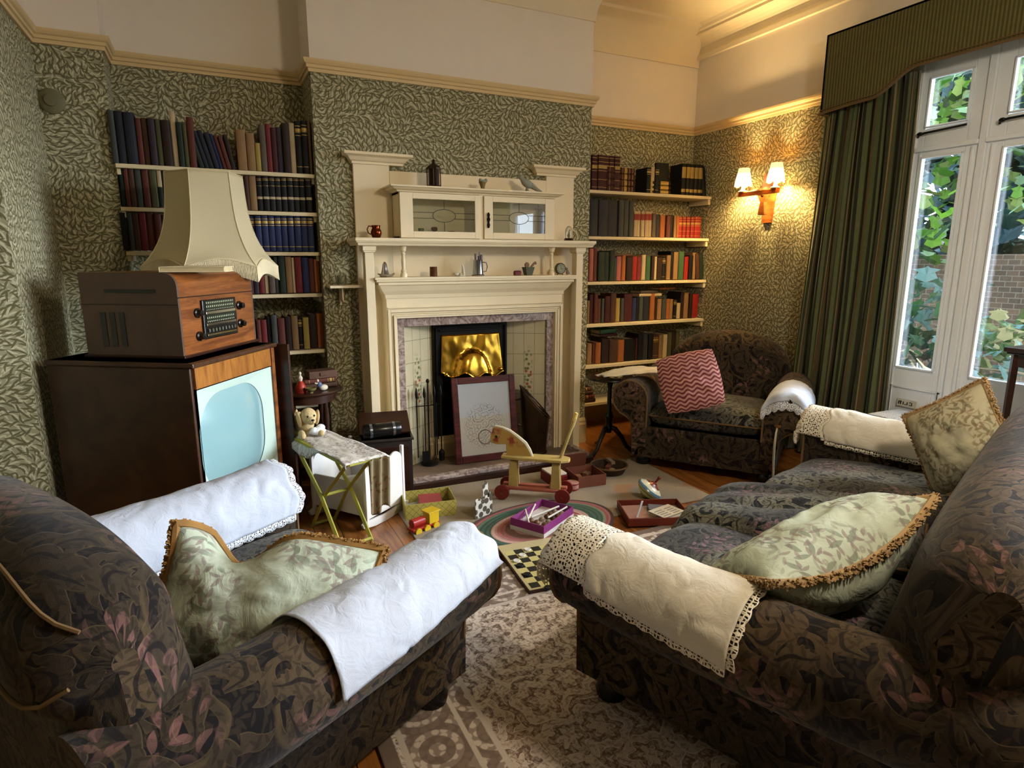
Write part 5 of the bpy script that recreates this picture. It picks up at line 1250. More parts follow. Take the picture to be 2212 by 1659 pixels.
for key, (z, y, items) in BOOKS.items():
    cnt = {}; tot = {}
    for it in items: kk = (it[3], it[4]); tot[kk] = tot.get(kk, 0)+1
    rnd = random.Random(key)
    for (x, w, h, c, st, ln) in items:
        kk = (c, st); cnt[kk] = cnt.get(kk, 0)+1; k = cnt[kk]
        nm = NM[c]+STN.get(st, '')
        size = 'tall ' if h > .26 else ('slim ' if w < .026 else ('thick ' if w > .045 else ''))
        if ln: size = 'leaning '
        if tot[kk] == 1: lab = 'only %s book on the %s' % (size+nm, SHN[key])
        else:
            where = '%s from the left' % ORD[k-1] if k <= (tot[kk]+1)//2 else ('rightmost' if k == tot[kk] else '%s from the right' % ORD[tot[kk]-k])
            lab = '%s%s book, %s of its colour, %s' % (size, nm, where, SHN[key])
        d = rnd.uniform(.14, .18); yy = y+rnd.uniform(.0, .018)
        if ln:
            hh_ = h/math.cos(R(ln))*.97
            book(c, w, hh_, d, st, lab, (x+.0, yy, z+(.0)), (0, R(ln), 0), 'books on the '+SHN0[key])
        else: book(c, w, h, d, st, lab, (x, yy, z+.0005), None, 'books on the '+SHN0[key])
# lying books (c, x0, x1, z0, thickness, front y, depth, style, label)
def lying(c, x0, x1, z, th, st, label, y=4.36, d=.15, rz=0, tilt=0, group=None):
    # height runs along +x, thickness up
    o = book_mesh(th, x1-x0, d, c, st).build('book', [cloth_book(c), PAGE, GOLDB, CRM, REDT, cloth_book('dkgreen')])
    o.matrix_world = T(x0, y, z+th) @ RZ(rz) @ RY(R(90)+tilt)
    return tag(o, label, 'book', group)
G1 = 'maroon banded volumes lying on the top shelf of the right alcove'
for k in range(4): lying('maroon', 2.975, 3.245, 1.9905+k*.049, .048, 'bands', ['bottom', 'second from bottom', 'third from bottom', 'topmost'][k]+' of the four maroon banded volumes lying flat', group=G1)
for k in range(3): lying('black', 3.385, 3.63, 1.9905+k*.037, .036, 'goldhalf', ['bottom', 'middle', 'topmost'][k]+' of three gilt-backed black volumes lying flat on the right top shelf')
o = book('black', .10, .15, .02, '', 'black book standing cover outward above the lying gilt-backed volumes', (3.50, 4.40, 2.103)); o.scale = (1.4, 1, 1)
lying('brown', 3.02, 3.24, 1.27+.20, .022, '', 'brown book lying on top of the upright books, third shelf of the right alcove')
lying('black', 3.40, 3.53, 1.27+.197, .022, '', 'black book lying on top of the upright books, third right shelf')
lying('cream', 3.345, 3.59, .92+.206, .028, '', 'thick cream book lying across books on the fourth right shelf')
lying('greybrown', 3.36, 3.55, .92+.235, .022, '', 'grey-brown book lying on the cream one, fourth right shelf')
lying('orange', 3.565, 3.74, .92+.262, .018, '', 'orange-brown book lying across books at the right of the fourth right shelf')
lying('maroon', 2.95, 3.13, .57+.225, .022, '', 'maroon book lying under a green one on the fifth right shelf')
lying('green', 2.95, 3.11, .57+.248, .035, '', 'green book lying topmost above the fifth right shelf books', tilt=R(-3))
for k in range(4): lying(['maroon', 'crimson', 'brown', 'maroon'][k], 2.66+.01*k, 2.90-.012*k, .2405+k*.034, .033, 'bands' if k % 2 else '', ['lowest maroon', 'crimson', 'brown', 'topmost maroon'][k]+' book of the dark red stack on the lowest right shelf', y=4.33, d=.17)
# magazines on the sixth left shelf
for k in range(9):
    w = .30-.012*(k % 3)
    m = MB().bb(-w/2, w/2, -.1, .1, 0, .011)
    o = m.build('magazine', plain(['#4b463c', '#8c7f69', '#5b4538', '#77604f', '#a39477', '#3c3832', '#86705a', '#6d6a5c', '#9c8a70'][k], .7, var=.25), loc=(.47+.012*((k*7) % 5-2), 4.24, .5205+k*.0122), rz=R((k*37) % 13-6), bevel=.0015)
    tag(o, ['lowest', 'second', 'third', 'fourth', 'fifth', 'sixth', 'seventh', 'eighth', 'topmost'][k]+' magazine from the bottom of the pile behind the side table', 'magazine', 'magazines piled on the sixth left shelf')

# ================================================================== ADDED PENDANT (out of frame, made up to brighten the room)
pd = thing('fill_pendant', 'unseen pendant lamp added behind the viewer to brighten the room', 'lamp', (1.9, .25, 2.55))
MB().tube([(0, 0, .2), (0, 0, .83)], .006, 6).lathe([(.05, .80), (.05, .83)], 16).build('flex', GOLD, pd)
MB().lathe([(.14, .2), (.24, .0), (.238, .0), (.138, .2)], 28).build('lamp_shade', SILK, pd, smooth=True)
ld = bpy.data.lights.new('fill_bulb', 'POINT'); lo = bpy.data.objects.new('fill_bulb', ld); COL.objects.link(lo)
ld.energy = FILL_PEND; ld.color = (1.0, .86, .66); ld.shadow_soft_size = .16; lo.parent = pd; lo.location = (0, 0, -.05)

# ================================================================== SIDE TABLES AND THINGS ON THEM
t = thing('side_table', 'small round dark wooden table with turned legs in the left alcove corner', 'table', (.47, 3.83, 0))
MB().lathe([(0, .66), (.19, .66), (.205, .665), (.21, .672), (.205, .68), (0, .68)], 36).build('table_top', DKWOOD, t, smooth=True)
for k in range(4):
    a = PI/4+PI/2*k
    MB().lathe([(.012, 0), (.018, .03), (.012, .06), (.015, .1), (.022, .2), (.014, .3), (.012, .34), (.022, .36), (.012, .38), (.02, .5), (.014, .6), (.02, .62), (.02, .662)], 12, loc=(.13*math.cos(a), .13*math.sin(a), 0)).build('leg', DKWOOD, t, smooth=True)
MB().lathe([(0, .2), (.14, .2), (.145, .21), (.14, .22), (0, .22)], 28).build('lower_shelf', DKWOOD, t, smooth=True)
MB().lathe([(.165, .61), (.17, .61), (.17, .662), (.165, .662)], 28).build('apron', DKWOOD, t, smooth=True)
zt = .6805
book('dkgreen', .03, .135, .10, '', 'dark green book standing at the left of the round side table', (.285, 3.76, zt), (0, 0, R(-20)))
book('yellow', .032, .13, .10, 'two', 'yellow-spined book standing on the round side table', (.322, 3.745, zt), (0, 0, R(-20)))
t = thing('dress_figurine', 'small figurine of a lady in a long red dress on the side table', 'figurine', (.425, 3.72, zt))
MB().lathe([(.034, 0), (.03, .03), (.02, .055), (.010, .068), (0, .07)], 14).build('red_skirt', plain('#9c2a1c', .4), t, smooth=True)
MB().lathe([(.010, .066), (.015, .085), (.008, .098), (.004, .102)], 12).ell((0, 0, .112), (.009, .009, .011)).build('upper_body', plain('#cfc1ad', .4), t, smooth=True)
t = thing('dress_figurine', 'small reclining figurine in white and blue on the side table', 'figurine', (.535, 3.71, zt), rz=R(20))
MB().ell((.02, 0, .018), (.028, .018, .018)).build('white_skirt', plain('#d3cbb5', .4), t, smooth=True)
MB().ell((-.005, 0, .038), (.016, .011, .018)).build('blue_bodice', plain('#53607f', .4), t, smooth=True)
MB().ell((-.016, 0, .064), (.008, .008, .010)).tube([(-.012, 0, .045), (-.035, 0, .052)], .004, 6).build('head_and_arm', plain('#cdbba4', .4), t, smooth=True)
ornament('olive_bowl', 'small olive footed dish between the two figurines', 'dish', .475, 3.675, zt, MB().lathe([(.014, 0), (.01, .006), (.03, .02), (.034, .032), (.031, .032), (.0, .012)], 18), plain('#6d6238', .4))
for k in range(2):
    o = book_mesh(.026, .19, .13, ['brown', 'russet'][k], 'gold' if k else '').build('book', [cloth_book(['brown', 'russet'][k]), PAGE, GOLDB, CRM, REDT, PAGE])
    o.matrix_world = T(.46, 3.80, zt+.0265*(k+1)) @ RZ(R(4+5*k)) @ RY(R(90)); tag(o, ['worn brown book lying flat at the back of the side table', 'russet book lying on the brown one at the back of the side table'][k], 'book')
ornament('leather_case', 'scuffed brown leather case lying on the books on the side table', 'case', .565, 3.87, zt+.054, MB().bb(-.085, .085, -.05, .05, 0, .045).bb(-.02, .02, -.056, -.05, .015, .035), plain('#5d4030', .5, var=.25), rz=R(8), smooth=False, bevel=.008)

t = thing('tripod_table', 'little round black pedestal table on three curved legs by the right alcove', 'table', (2.62, 3.72, 0))
MB().lathe([(0, .575), (.17, .575), (.18, .582), (.175, .592), (0, .592)], 32).build('table_top', BLACK, t, smooth=True)
MB().lathe([(.02, .16), (.034, .2), (.022, .24), (.030, .27), (.035, .29), (.018, .33), (.015, .5), (.026, .56), (.04, .576)], 18).build('pedestal', BLACK, t, smooth=True)
for k in range(3):
    a = R(200+120*k); c, s_ = math.cos(a), math.sin(a)
    MB().tube([(c*.015, s_*.015, .2), (c*.05, s_*.05, .19), (c*.1, s_*.1, .13), (c*.14, s_*.14, .06), (c*.19, s_*.19, .02), (c*.225, s_*.225, .012)], [.02, .02, .017, .015, .016, .010], 9).build('leg', BLACK, t, smooth=True)
ornament('ashtray', 'little pale dish with a crumpled paper on the tripod table', 'dish', 2.60, 3.62, .5925, MB().lathe([(.03, 0), (.05, .012), (.052, .018), (.028, .006), (0, .005)], 20).ell((0, 0, .02), (.02, .016, .014), 1), [plain('#b9ae8c', .4), plain('#d3cdb8', .7)])
# crumpled cream cloth thrown from the table over the far armchair's arm
P = []
for i in range(41):
    u = i/40; row = []
    for j in range(31):
        v = j/30
        x = 2.47+.54*u+.03*math.sin(v*3); y = 3.70-.20*u-.30*v*(.35+.65*u)
        hgt = .645+.035*math.sin(u*PI)*(1-.5*v)-.05*max(0, u-.6)*v*2-.03*(1-u)*(1-u)
        hgt += .014*noise.noise(Vector((u*4, v*4, 2)))+.007*noise.noise(Vector((u*10, v*9, 7)))+.006
        row.append((x, y, hgt))
    P.append(row)
t = MB().grid(P).build('crumpled_cloth', LINEN_C, smooth=True, angle=180); sd = t.modifiers.new('s', 'SOLIDIFY'); sd.thickness = .004
tag(t, 'crumpled cream cloth thrown across the arm of the far armchair and the tripod table', 'cloth')

# stand and low table by the doors
t = thing('plant_stand', 'tall dark wooden stand cut off by the right edge of the photo', 'stand', (3.82, 1.50, 0))
MB().bb(-.2, .2, -.2, .2, .985, 1.01).bb(-.19, .19, -.19, .19, .975, .985).build('stand_top', DKWOOD, t, bevel=.006)
MB().bb(-.165, .165, -.165, -.145, .91, .975).bb(-.165, .165, .145, .165, .91, .975).bb(-.165, -.145, -.165, .165, .91, .975).bb(.145, .165, -.165, .165, .91, .975).build('apron', DKWOOD, t, bevel=.002)
for sx in (-1, 1):
    for sy in (-1, 1): MB().tube([(sx*.16, sy*.16, 0), (sx*.16, sy*.16, .98)], [.014, .02], 4).build('leg', DKWOOD, t)
MB().bb(-.16, .16, -.16, .16, .3, .315).build('lower_shelf', DKWOOD, t)
t = thing('low_table', 'low dark wooden table by the garden doors under a lace runner', 'table', (3.80, 2.20, 0))
MB().bb(-.17, .17, -.2, .2, .47, .495).build('table_top', DKWOOD, t, bevel=.005)
for sx in (-1, 1):
    for sy in (-1, 1): MB().bb(sx*.15-.015, sx*.15+.015, sy*.18-.015, sy*.18+.015, 0, .47).build('leg', DKWOOD, t)
P = [[(-.15+.30*i/16, -.19+.38*j/20, .4975+.003*noise.noise(Vector((i*.5, j*.5, 0)))) for j in range(21)] for i in range(17)]
o = MB().grid(P).build('lace_runner', LACE_W, loc=(3.80, 2.20, 0), smooth=True); sd = o.modifiers.new('s', 'SOLIDIFY'); sd.thickness = .002
tag(o, 'white lace runner lying on the low table by the garden doors', 'lace')

# ================================================================== TOYS
# toy ironing board
t = thing('toy_ironing_board', 'toy ironing board with crossed yellow-green legs beside the television', 'toy', (.50, 3.20, 0), rz=R(-73))
MB().prism([(-.36, -.07), (-.30, -.10), (.34, -.11), (.36, -.09), (.36, .09), (.34, .11), (-.30, .10), (-.36, .07)], .014, M=T(0, 0, .485) @ RX(R(90)) @ T(0, 0, 0)).build('board', YELLOWP, t)
for sy, nm in ((-1, 'a'), (1, 'b')):
    MB().tube([(-.30, sy*.085, .485), (.02, sy*.085, .235), (.22, sy*.085, 0)], .0115, 4).build('leg', YELLOWP, t)
    MB().tube([(.30, sy*.065, .485), (.02, sy*.065, .235), (-.16, sy*.065, 0)], .0115, 4).build('leg', YELLOWP, t)
for (xx, yy, zz_) in ((-.155, .065, .012), (.215, .085, .012), (.02, .085, .235)): MB().tube([(xx, -yy, zz_), (xx, yy, zz_)], .009, 4).build('cross_bar', YELLOWP, t)
P = []
for i in range(31):
    u = i/30; x = -.27+.64*u; row = []
    for j in range(25):
        v = -1+2*j/24; hw = .105
        over = max(0, abs(v)*(.145+.05*math.sin(u*5+1)*(1 if v < 0 else .2))-hw); y = math.copysign(min(abs(v)*.145, hw+.006), v)
        xx = min(x, .365); zz = .505-over*(1.0+.25*math.sin(u*9+v*2))-max(0, x-.365)*1.2
        row.append((xx+.01*noise.noise(Vector((i*.3, j*.3, 0))), y*(1+.03*math.sin(u*14)), zz+.006*noise.noise(Vector((u*8, v*5, 1)))))
    P.append(row)
FLOW2 = floralmat('faded_print_cotton', '#d3cdc4', '#a9917e', '#8f8f96', 2.2)
o = MB().grid(P).build('ironing_cloth', FLOW2, loc=(.50, 3.20, 0), rz=R(-73), smooth=True, angle=180); sd = o.modifiers.new('s', 'SOLIDIFY'); sd.thickness = .003
tag(o, 'faded printed cotton cloth draped over the toy ironing board', 'cloth')
P = [[(.372+.012*math.sin(j*.9+i*.1), -.0+.115*j/16, .495-.27*i/16-.02*math.sin(j*.4)*(i/16)) for j in range(17)] for i in range(17)]
o = MB().grid(P).build('hanging_cloth', floralmat('brown_print', '#7d7256', '#57492f', '#8a6a52', 2), loc=(.50, 3.20, 0), rz=R(-73), smooth=True, angle=180); sd = o.modifiers.new('s', 'SOLIDIFY'); sd.thickness = .003
tag(o, 'brownish printed cloth hanging from the near end of the toy ironing board', 'cloth')
# toy puppy
t = thing('toy_puppy', 'cream plush puppy lying on the end of the toy ironing board', 'soft toy', (.40, 3.43, .507), rz=R(-78)); t.scale = (1.25, 1.25, 1.25)
g = NT('cream_plush'); PL = g.done(g.mix(g.noise(g.obj(), 60, 2), hexc('#b39a6c'), hexc('#d2bd92')), .95, g.noise(g.obj(), 220, 2), .8, .004, spec=.05)
b = MB().ell((-.04, 0, .038), (.075, .048, .040)).ell((-.085, 0, .04), (.04, .05, .042)).ell((.02, 0, .055), (.04, .036, .042))
b.ell((.05, 0, .09), (.038, .036, .036)).ell((.082, 0, .076), (.024, .020, .019)).tube([(.03, -.03, .02), (.075, -.04, .014), (.10, -.042, .013)], [.018, .015, .014], 9).tube([(.03, .03, .02), (.075, .04, .014), (.10, .042, .013)], [.018, .015, .014], 9)
b.tube([(-.115, 0, .04), (-.13, .005, .07), (-.125, .01, .085)], [.012, .009, .005], 8)
b.build('body', PL, t, smooth=True, sub=1)
PE = plain('#c7ae7e', .95, name='plush_ear')
for s_ in (-1, 1):
    MB().ell((.045, s_*.040, .078), (.018, .009, .034), rot=Matrix.Rotation(R(-8*s_), 3, 'X')).build('ear', PE, t, smooth=True)
    MB().ell((.083, s_*.014, .096), (.004, .0045, .0045)).build('eye', BLACK, t, smooth=True)
MB().ell((.104, 0, .082), (.005, .007, .005)).tube([(.104, 0, .078), (.103, 0, .07)], .0015, 5).tube([(.103, 0, .07), (.098, -.008, .066)], .0013, 5).tube([(.103, 0, .07), (.098, .008, .066)], .0013, 5).build('nose', BLACK, t, smooth=True)
ornament('white_cloth_scrap', 'small crumpled white cloth under the chin of the plush puppy', 'cloth', .455, 3.37, .508, MB().ell((0, 0, .022), (.045, .035, .022)).ell((.02, .015, .035), (.025, .02, .02)).ell((-.02, -.012, .03), (.02, .02, .018)), plain('#dfe3ea', .9))
# doll's cradle
t = thing('doll_cradle', "white painted doll's cradle with scalloped end boards beside the toy ironing board", 'cradle', (.668, 3.40, 0), rz=R(36))
WT = plain('#d9d6d2', .5, var=.03, name='white_toy_paint')
sc_p = [(-.15, .06)]+[(-.15, .33)]+[(-.15+.30*k/30, .345+.022*abs(math.sin(k/30*PI*3))+.02*math.sin(k/30*PI)) for k in range(1, 30)]+[(.15, .33), (.15, .06)]
for y in (-.20, .19): 
    e_ = MB().prism(sc_p, .012, M=T(0, y, 0)).build('end_board', WT, t, bevel=.002)
    for sx in (-1, 1): MB().bb(sx*.158-.009, sx*.158+.009, y-.004, y+.016, .03, .40).build('corner_post', WT, e_, bevel=.003)
    MB().prism([(-.20, .045), (-.19, .02), (-.10, .004), (0, 0), (.10, .004), (.19, .02), (.20, .045), (.17, .055), (0, .04), (-.17, .055)], .016, M=T(0, y-.002, 0)).build('rocker', WT, t, bevel=.002)
MB().bb(-.152, -.142, -.19, .19, .07, .26).bb(.142, .152, -.19, .19, .07, .26).bb(-.145, .145, -.19, .19, .07, .08).build('side_boards', WT, t, bevel=.002)
MB().ell((0, 0, .15), (.13, .17, .07)).build('bedding', LINEN_C, t, smooth=True)
MB().tube([(-.02, -.2045, .2), (0, -.2045, .24), (.02, -.2045, .22)], .004, 5).ell((0, -.204, .25), (.012, .003, .012)).build('transfer_motif', plain('#a0764a', .6), t)
# dark box with black tin
t = thing('coal_box', 'dark wooden coal box standing left of the hearth', 'box', (.885, 3.61, 0), rz=R(-10))
MB().bb(-.15, .15, -.13, .13, 0, .40).bb(-.16, .16, -.14, .14, .0, .03).bb(-.16, .16, -.14, .14, .385, .40).build('box_body', plain('#2b2320', .4, var=.2, name='black_oak'), t, bevel=.004)
MB().box((0, .06, .45), (.31, .015, .20), r=(R(-62), 0, 0)).build('raised_lid', DKWOOD, t, bevel=.004)
MB().bb(-.13, .13, -.135, -.131, .06, .35).build('front_panel', DKWOOD, t, bevel=.003)
t = thing('black_tin', 'glossy black enamel tin lying on the coal box', 'tin', (.84, 3.50, .455), rz=R(-2), rot=None)
MB().lathe([(0, -.11), (.038, -.11), (.042, -.104), (.042, .104), (.038, .11), (0, .11)], 26, M=RY(R(90))).build('tin_body', BLACK, t, smooth=True)
MB().lathe([(.044, .06), (.044, .075)], 26, M=RY(R(90))).lathe([(.044, -.075), (.044, -.06)], 26, M=RY(R(90))).build('band', plain('#8f9aa8', .2, .9), t, smooth=True)
# yellow patterned box with red book
def openbox(name, label, cat, loc, rz, sx, sy, h, mat, inner, th=.006, base=None):
    t = thing(name, label, cat, loc, rz=rz)
    m = MB().bb(-sx/2, sx/2, -sy/2, -sy/2+th, 0, h).bb(-sx/2, sx/2, sy/2-th, sy/2, 0, h).bb(-sx/2, -sx/2+th, -sy/2+th, sy/2-th, 0, h).bb(sx/2-th, sx/2, -sy/2+th, sy/2-th, 0, h)
    m.build('box_sides', mat, t, bevel=.001)
    MB().bb(-sx/2+th, sx/2-th, -sy/2+th, sy/2-th, 0, th).build('box_bottom', inner, t)
    if base: MB().bb(-sx/2-.002, sx/2+.002, -sy/2-.002, sy/2+.002, 0, h*.35).build('lower_band', base, t)
    return t
g = NT('yellow_lattice_card'); uv = g.uv(); x, y, _ = g.sep(uv)
l1 = g.step(g.ma('ABSOLUTE', g.ma('SINE', g.ma('MULTIPLY', g.ma('ADD', x, y), 75))), .14, .05); l2 = g.step(g.ma('ABSOLUTE', g.ma('SINE', g.ma('MULTIPLY', g.ma('SUBTRACT', x, y), 75))), .14, .05)
YLAT = g.done(g.mix(g.ma('MAXIMUM', l1, l2), hexc('#a89a4c'), hexc('#57532a')), .6)
openbox('game_box', 'yellow lattice-patterned open box holding a red booklet', 'box', (1.03, 3.24, .0115), R(-9), .29, .22, .09, YLAT, plain('#8a7f4f', .8))
o = book_mesh(.02, .13, .15, 'crimson', '').build('booklet', [plain('#94403c', .6), PAGE, GOLDB, CRM, REDT, PAGE]); o.matrix_world = T(.96, 3.18, .085) @ RZ(R(-14)) @ RY(R(90)) ; tag(o, 'red booklet lying in the yellow lattice-patterned box', 'book')
MB_ = MB().bb(-.05, .05, -.04, .04, 0, .045); tag(MB_.build('card_pack', plain('#8f8f86', .6), loc=(.955, 3.235, .018), rz=R(10), bevel=.002), 'grey pack of cards under the red booklet in the yellow box', 'cards')
# red and yellow toy cart
t = thing('toy_engine', 'red and yellow wooden toy engine below the doll cradle', 'toy', (.93, 3.02, .0), rz=R(20))
RD = plain('#9a2218', .4); YL = plain('#c9a61e', .45)
MB().bb(-.09, .09, -.03, .03, .02, .035).lathe([(.024, -.08), (.024, 0)], 16, M=T(0, 0, .06) @ RY(R(90))).build('chassis', RD, t, bevel=.002)
MB().bb(.02, .085, -.03, .03, .035, .095).bb(.012, .093, -.036, .036, .095, .103).build('cab', YL, t, bevel=.002)
for sx in (-.06, 0, .06):
    for sy in (-1, 1): MB().lathe([(0, -.005), (.02, -.005), (.02, .005), (0, .005)], 16, M=T(sx, sy*.036, .02) @ RX(R(90))).build('wheel', YL, t)
# spotted fort card
g = NT('spotted_card'); v = g.vor(g.vm('SCALE', g.uv(), sc=26), 1, .9)
SPC = g.done(g.mix(g.step(v.outputs['Distance'], .48, .4), hexc('#c3bfb4'), hexc('#4a4136')), .7)
t = thing('toy_fort', 'folded white card toy fort with dark arched openings near the toy horse', 'toy', (1.29, 3.02, .0115), rz=R(20))
def fort(w, h): 
    p = [(-w/2, 0)]+[(-w/2, h)]
    for k in range(3): x0_ = -w/2+w*(k+.5)/3.5; p += [(x0_, h), (x0_, h*.86), (x0_+w/7, h*.86), (x0_+w/7, h)]
    return p+[(w/2, h), (w/2, 0)]
MB().prism(fort(.13, .12), .004).build('front_wall', SPC, t); MB().prism(fort(.10, .12), .004, M=T(.065, .002, 0) @ RZ(R(65)) @ T(.05, 0, 0)).prism([(-.02, 0), (-.02, .17), (0, .19), (.02, .17), (.02, 0)], .004, M=T(.05, .04, 0)).build('side_wall', SPC, t)
# push-along horse
t = thing('toy_horse', 'wooden push-along horse with yellow body, red wheels and a slanting handle', 'toy', (1.68, 3.15, .0115), rz=R(-38))
g = NT('worn_yellow_red_paint'); x, y, z = g.sep(g.obj())
HP = g.done(g.mix(g.ma('MULTIPLY', g.step(g.noise(g.obj(), 14, 3), .48, .58), g.step(g.ma('ABSOLUTE', g.ma('SUBTRACT', z, .375)), .07, .03)), hexc('#ab8a4a'), hexc('#8a4028')), .6)
WY = plain('#b39b5c', .6, 0, .2, name='worn_yellow_paint'); WR = plain('#6d1f18', .45, 0, .15, name='dark_red_paint'); PW = plain('#a05a4a', .6, 0, .3, name='faded_red_wood')
head = [(-.255, .43), (-.235, .435), (-.20, .425), (-.15, .405), (-.10, .37), (-.06, .335), (-.03, .29), (-.01, .245), (-.17, .245), (-.175, .33), (-.235, .325), (-.27, .335), (-.275, .36)]
MB().prism(head, .02, M=T(0, -.01, 0)).build('head', HP, t, bevel=.003)
MB().tube([(-.245, 0, .438), (-.20, 0, .432), (-.15, 0, .412), (-.10, 0, .377), (-.055, 0, .34), (-.03, 0, .30), (-.01, 0, .255)], [.008, .009, .011, .012, .013, .012, .008], 7).build('mane', plain('#bfb59a', .8), t, smooth=True)
for s_ in (-1, 1): MB().ell((-.235, s_*.011, .375), (.008, .003, .008)).build('eye', BLACK, t, smooth=True)
P = [(-.20+.42*k/24*1.0, 0) for k in range(25)]
pl_ = [(-.20, -.035), (-.10, -.05), (.05, -.05), (.17, -.055), (.215, -.03), (.22, 0), (.215, .03), (.17, .055), (.05, .05), (-.10, .05), (-.20, .035)]
MB().prism([(a, b_) for a, b_ in pl_], .018, M=T(0, 0, .245) @ RX(R(90))).build('seat', WY, t, bevel=.004)
for (xa, xb) in ((-.12, -.14), (.13, .15)):
    MB().prism([(-.03, .06), (.03, .06), (.022, .235), (-.022, .235)], .018, M=T(xb*.9, -.03, 0)).prism([(-.03, .06), (.03, .06), (.022, .235), (-.022, .235)], .018, M=T(xb*.9, .015, 0)).build('leg', WY, t, bevel=.002)
MB().bb(-.20, .20, -.05, -.015, .055, .072).bb(-.20, .20, .015, .05, .055, .072).build('chassis', PW, t, bevel=.003)
for sx in (-.185, .185):
    a_ = MB().tube([(sx, -.085, .045), (sx, .085, .045)], .008, 8).build('axle', IRON, t)
    for sy in (-1, 1): MB().lathe([(0, -.008), (.012, -.012), (.012, -.008), (.045, -.008), (.047, 0), (.045, .008), (.012, .008), (.012, .012), (0, .008)], 26, M=T(sx, sy*.078, .047) @ RX(R(90))).build('wheel', WR, t, smooth=True)
hd = MB().tube([(.10, 0, .07), (.225, 0, .46)], .0095, 8).tube([(.225, 0, .46), (.243, 0, .515)], .0125, 8).build('handle', WY, t, smooth=True)
MB().tube([(.235, 0, .50), (.252, 0, .548)], [.0135, .011], 8).build('hand_grip', plain('#d3b866', .5), hd, smooth=True)
# purple box
PUR = plain('#7d2f6d', .5, 0, .1, name='magenta_card')
t = openbox('craft_box', 'magenta and white cardboard box full of sticks and brown balls', 'box', (1.535, 2.775, .021), R(30), .32, .21, .065, PUR, plain('#4a2f22', .8), base=plain('#c9c5c0', .6))
rnd = random.Random(4)
for k in range(14):
    x = -.11+.045*(k % 6)+rnd.uniform(-.005, .005); y = -.05+.042*(k//6)+rnd.uniform(-.004, .004)
    c = Vector((1.535, 2.775))+Vector((x*math.cos(R(30))-y*math.sin(R(30)), x*math.sin(R(30))+y*math.cos(R(30))))
    o = MB().ell((0, 0, 0), (.018, .018, .018)).build('wooden_ball', plain(['#4a2a1c', '#6b4a36', '#8a7a68'][k % 3], .35), loc=(c.x, c.y, .047), smooth=True)
    tag(o, 'small %s ball in the magenta box, %s in the %s row' % (['dark brown', 'mid brown', 'greyish'][k % 3], ORD[k % 6], ['front', 'middle', 'back'][k//6]), 'ball', 'wooden balls in the magenta box')
for k, (dx, dy, a, l) in enumerate(((-.02, .06, 50, .2), (.03, .0, 12, .2), (.06, -.06, 22, .17), (-.08, .05, 70, .16))):
    c = Vector((1.535+dx*.866-dy*.5, 2.775+dx*.5+dy*.866)); o = MB().tube([(-l/2, 0, 0), (l/2, 0, .01)], .005, 7).build('white_stick', plain('#d6d0c4', .6), loc=(c.x, c.y, .073), rz=R(a), smooth=True)
    tag(o, 'white stick resting on the magenta box, %s' % ['pointing to the far corner', 'across the middle', 'along the near edge', 'at the left end'][k], 'stick', 'white sticks on the magenta box')
# chess / draughts board
bd = thing('draughts_board', 'yellow and black chequered board lying on the patterned rug', 'board', (1.36, 2.35, .0135), rz=R(-6))
g = NT('chequered_board'); x, y, z = g.sep(g.obj()); ck = g.n('ShaderNodeTexChecker'); ck.inputs['Scale'].default_value = 1
g.lk(g.vm('ADD', g.vm('SCALE', g.obj(), sc=1/.046), (.0, .0, .5)), ck.inputs['Vector'])
ck.inputs['Color1'].default_value = hexc('#bfb377'); ck.inputs['Color2'].default_value = hexc('#23241f')
inb = g.ma('MULTIPLY', g.ma('LESS_THAN', g.ma('ABSOLUTE', x), .184), g.ma('LESS_THAN', g.ma('ABSOLUTE', y), .184))
MB().bb(-.2, .2, -.2, .255, 0, .012).build('board_surface', g.done(g.mix(inb, hexc('#b5a77f'), ck.outputs[0]), .4), bd, bevel=.002)
MB().bb(-.204, .204, -.206, -.2, -.001, .014).bb(-.206, -.2, -.206, .255, -.001, .014).build('board_edge', DKWOOD, bd)
CW = plain('#d8d4cc', .4); CB = plain('#17171c', .35)
sq = .046
for k, (i, j, w) in enumerate([(-4, 2, 1), (-3, 3, 1), (-2, 4, 1), (-2, 0, 1), (-1, 1, 0), (-4, 1, 0), (-4, -1, 0), (-2, -2, 0), (-1, -3, 0), (-3, -4, 0), (0, 2, 0)]):
    x_, y_ = (i+.5)*sq, (j-.5)*sq; a = R(-6)
    o = MB().lathe([(0, 0), (.016, 0), (.018, .003), (.016, .007), (.013, .006), (0, .006)], 20).build('draughts_piece', CW if w else CB, smooth=True, loc=(1.36+x_*math.cos(a)-y_*math.sin(a), 2.35+x_*math.sin(a)+y_*math.cos(a), .0262))
    tag(o, '%s draughts piece on the chequered board, %s' % ('white' if w else 'black', ['second from its left edge near the top', 'near its top left', 'nearest its top', 'alone near the middle', 'right of the lone white one', 'at its left edge below the white ones', 'at the left edge half way down', 'half way down the second column', 'towards its lower right', 'closest to its bottom edge', 'near the right half of the top'][k]), 'draughts piece', 'draughts pieces on the board')
